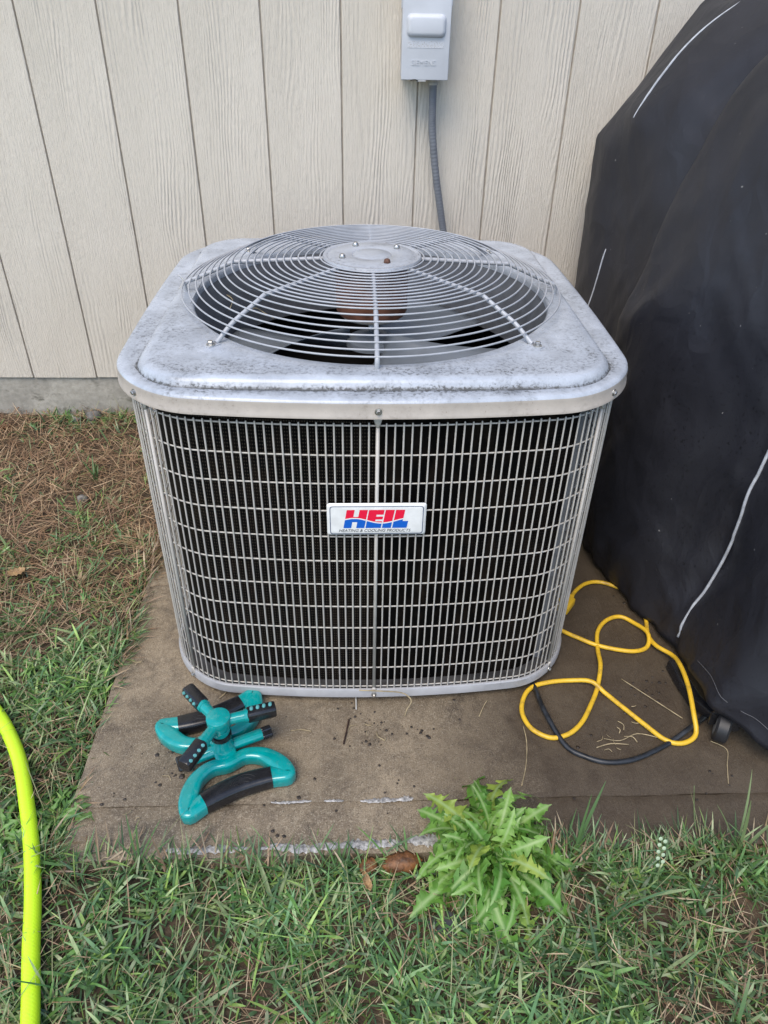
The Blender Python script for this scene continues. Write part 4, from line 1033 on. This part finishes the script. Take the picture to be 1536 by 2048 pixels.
curled('fallen_leaf', 'smaller dull brown leaf half hidden by grass at the pad edge', -.016, -.345, -.004, .017, .013, .5, MAT['brown_leaf'], -.4, 5, .4)
curled('fallen_leaf', 'small curled tan leaf lying in the grass before the pad', -.020, -.380, .004, .016, .006, 1.9, MAT['tan_leaf'], .9, 8)
curled('fallen_leaf', 'orange brown leaf scrap in the dead grass near the foundation', -1.18, 1.15, .012, .024, .013, .8, MAT['brown_leaf'], .5, 11)
curled('fallen_leaf', 'tan leaf scrap lying flat in the brown dead grass', -.875, .42, .004, .022, .014, .4, MAT['tan_leaf'], .3, 14)
def stem(name, label, pts_, r, mat, cat='straw', kinds=None):
    return tag(obj(name, tube(smooth_path(pts_, 5), r, 6), MAT[mat]), label, cat, kinds)
stem('straw', 'bent pale straw caught on the base lip of the machine', [(-.03, -.010, .046), (.02, -.013, .045), (.052, -.014, .042), (.068, -.020, .038), (.075, -.026, .028), (.066, -.034, .014), (.062, -.04, .002)], .0013, 'straw_stem')
stem('straw', 'thin straw lying on the pad beside the yellow cord loop', [(.297, -.07, .002), (.296, -.11, .003), (.285, -.16, .002), (.268, -.205, .002)], .0010, 'straw_stem')
stem('straw', 'long straight straw lying inside the yellow cord loops', [(.532, .048, .002), (.58, -.01, .004), (.625, -.06, .003)], .0011, 'straw_stem')
stem('straw', 'short straw by the black cord on the pad', [(.43, -.125, .002), (.46, -.118, .004), (.495, -.120, .003)], .0013, 'straw_stem')
stem('straw', 'crossed straw over the short one beside the black cord', [(.45, -.105, .003), (.48, -.112, .005), (.52, -.095, .003), (.56, -.105, .002)], .0010, 'straw_stem')
stem('straw', 'fine straw under the grill caster running to the pad crack', [(.66, -.115, .002), (.684, -.135, .002), (.67, -.17, .002), (.655, -.21, .002)], .0009, 'straw_stem')
stem('straw', 'straw stub poking out below the machine base near the black cord', [(.235, -.005, .004), (.225, -.02, .004), (.212, -.045, .002)], .0010, 'straw_stem')
stem('straw', 'pale straw wisp on the pad behind the sprinkler arm', [(-.335, .035, .002), (-.315, .045, .004), (-.305, .03, .003), (-.318, .012, .002)], .0010, 'straw_stem')
stem('straw', 'tan straw lying on the pad beside the sprinkler knob', [(-.165, -.072, .002), (-.145, -.070, .003), (-.125, -.074, .002)], .0012, 'straw_stem')
stem('twig', 'dark thin twig lying on the pad before the machine', [(-.051, -.048, .003), (-.055, -.075, .004), (-.061, -.106, .003)], .0018, 'twig_dark', 'twig')
stem('string', 'pale string hanging from under the machine base', [(-.036, .02, .016), (-.0365, .012, .010), (-.036, -.022, .002)], .0013, 'pale_string', 'string')
for k, pts_ in enumerate(([(-.20, .27, .722), (-.215, .25, .735), (-.205, .24, .742), (-.19, .235, .735), (-.175, .225, .73)], [(-.255, .30, .742), (-.262, .29, .748), (-.25, .275, .744), (-.256, .262, .73)], [(-.375, .47, .716), (-.383, .46, .73), (-.372, .452, .722), (-.38, .44, .709)])):
    stem('plant_fluff', ('tangled dry wisp caught in the fan guard by a bent rib', 'thin dry wisp dangling through the outer guard rings', 'white fluff scrap stuck on the lid rim by the guard')[k], pts_, .0006, 'straw_stem' if k < 2 else 'pale_string', 'plant debris')
def lump(cx, cy, z, r, seed, flat=.5):
    bm = bmesh.new(); bmesh.ops.create_icosphere(bm, subdivisions=2, radius=1)
    for v in bm.verts:
        d = 1+.55*noise.noise(v.co*1.6+Vector((seed, 0, 0)))+.2*noise.noise(v.co*4+Vector((seed, 3, 0)))
        v.co = Vector((v.co.x*d*r, v.co.y*d*r, v.co.z*d*r*flat))
    a = seed*1.7; R_ = Matrix.Rotation(a, 3, 'Z')
    V = [tuple(R_ @ v.co+Vector((cx, cy, z))) for v in bm.verts]; bm.verts.index_update(); F = [tuple(x.index for x in f.verts) for f in bm.faces]; bm.free(); return V, F
for k, (x, y, r, lb) in enumerate(((-.908, 1.215, .026, 'pale grey stone against the foundation in dead grass'), (-.956, 1.185, .014, 'small bluish pebble beside the pale stone by the foundation'), (-.811, .745, .016, 'small grey stone half buried in the brown lawn'))):
    tag(obj('stone', lump(x, y, gh(x, y)+.012, r, k+3, .6), MAT['rock']), lb, 'stone')
# mud crumbs and grit left on the pad
V = []; F = []; r = random.Random(4)
spots = [(-.028, -.04, .05, 8), (.005, -.075, .045, 10), (-.015, -.105, .04, 7), (.085, -.08, .03, 8), (-.42, -.09, .05, 9), (-.37, -.135, .05, 14), (-.39, -.16, .04, 8), (-.47, -.21, .06, 6), (.02, -.19, .05, 5), (.57, .01, .04, 10), (.60, .05, .03, 7), (.53, -.03, .06, 8), (.42, -.09, .05, 6), (.45, .17, .05, 5), (.62, .33, .05, 12), (-.2, -.27, .12, 8), (.0, .0, .35, 40), (.62, -.2, .05, 7), (.12, -.27, .02, 6)]
parts_ = []
for cx, cy, sp_, n_ in spots:
    for _ in range(n_):
        x = cx+r.gauss(0, sp_*.5); y = cy+r.gauss(0, sp_*.35)
        if x < PADX+.02 or y < PADY+.02 or (abs(x) < .40 and y > .03): continue
        parts_.append(lump(x, y, .0005, r.uniform(.0008, .0032)*(1.7 if r.random() < .12 else 1), r.random()*50, .35))
o = obj('mud_debris', join(*parts_), MAT['mud']); struct(o, 'stuff'); o['label'] = 'dark mud crumbs and grit scattered on the pad'; o['category'] = 'mud'
parts_ = []
for cx, cy, sp_, n_ in ((-.36, -.125, .05, 7), (.0, -.07, .03, 5), (-.44, -.3, .05, 5), (.5, -.09, .05, 5), (-.50, .15, .04, 5), (.46, -.12, .03, 5)):
    for _ in range(n_):
        x = cx+r.gauss(0, sp_*.6); y = cy+r.gauss(0, sp_*.5); a = r.uniform(0, 2*PI); l_ = r.uniform(.008, .028)
        parts_.append(tube(smooth_path([(x, y, .002), (x+l_*.5*math.cos(a), y+l_*.5*math.sin(a), .004), (x+l_*math.cos(a+.5), y+l_*math.sin(a+.5), .002)], 3), r.uniform(.0005, .0012), 5))
o = obj('grass_clippings', join(*parts_), MAT['straw_stem']); struct(o, 'stuff'); o['label'] = 'dry grass clippings scattered on the pad'; o['category'] = 'clippings'
# shallow puddle in front of the dandelion
pv = []
for k in range(40):
    a = 2*PI*k/40; rr_ = 1+.25*noise.noise(Vector((math.cos(a)*1.5, math.sin(a)*1.5, 3)))
    pv.append((.105+.032*rr_*math.cos(a), -.440+.020*rr_*math.sin(a), -.014))
struct(obj('puddle', (pv, [tuple(range(40))]), MAT['water'], None, False))['label'] = 'small shallow puddle in the grass below the dandelion'
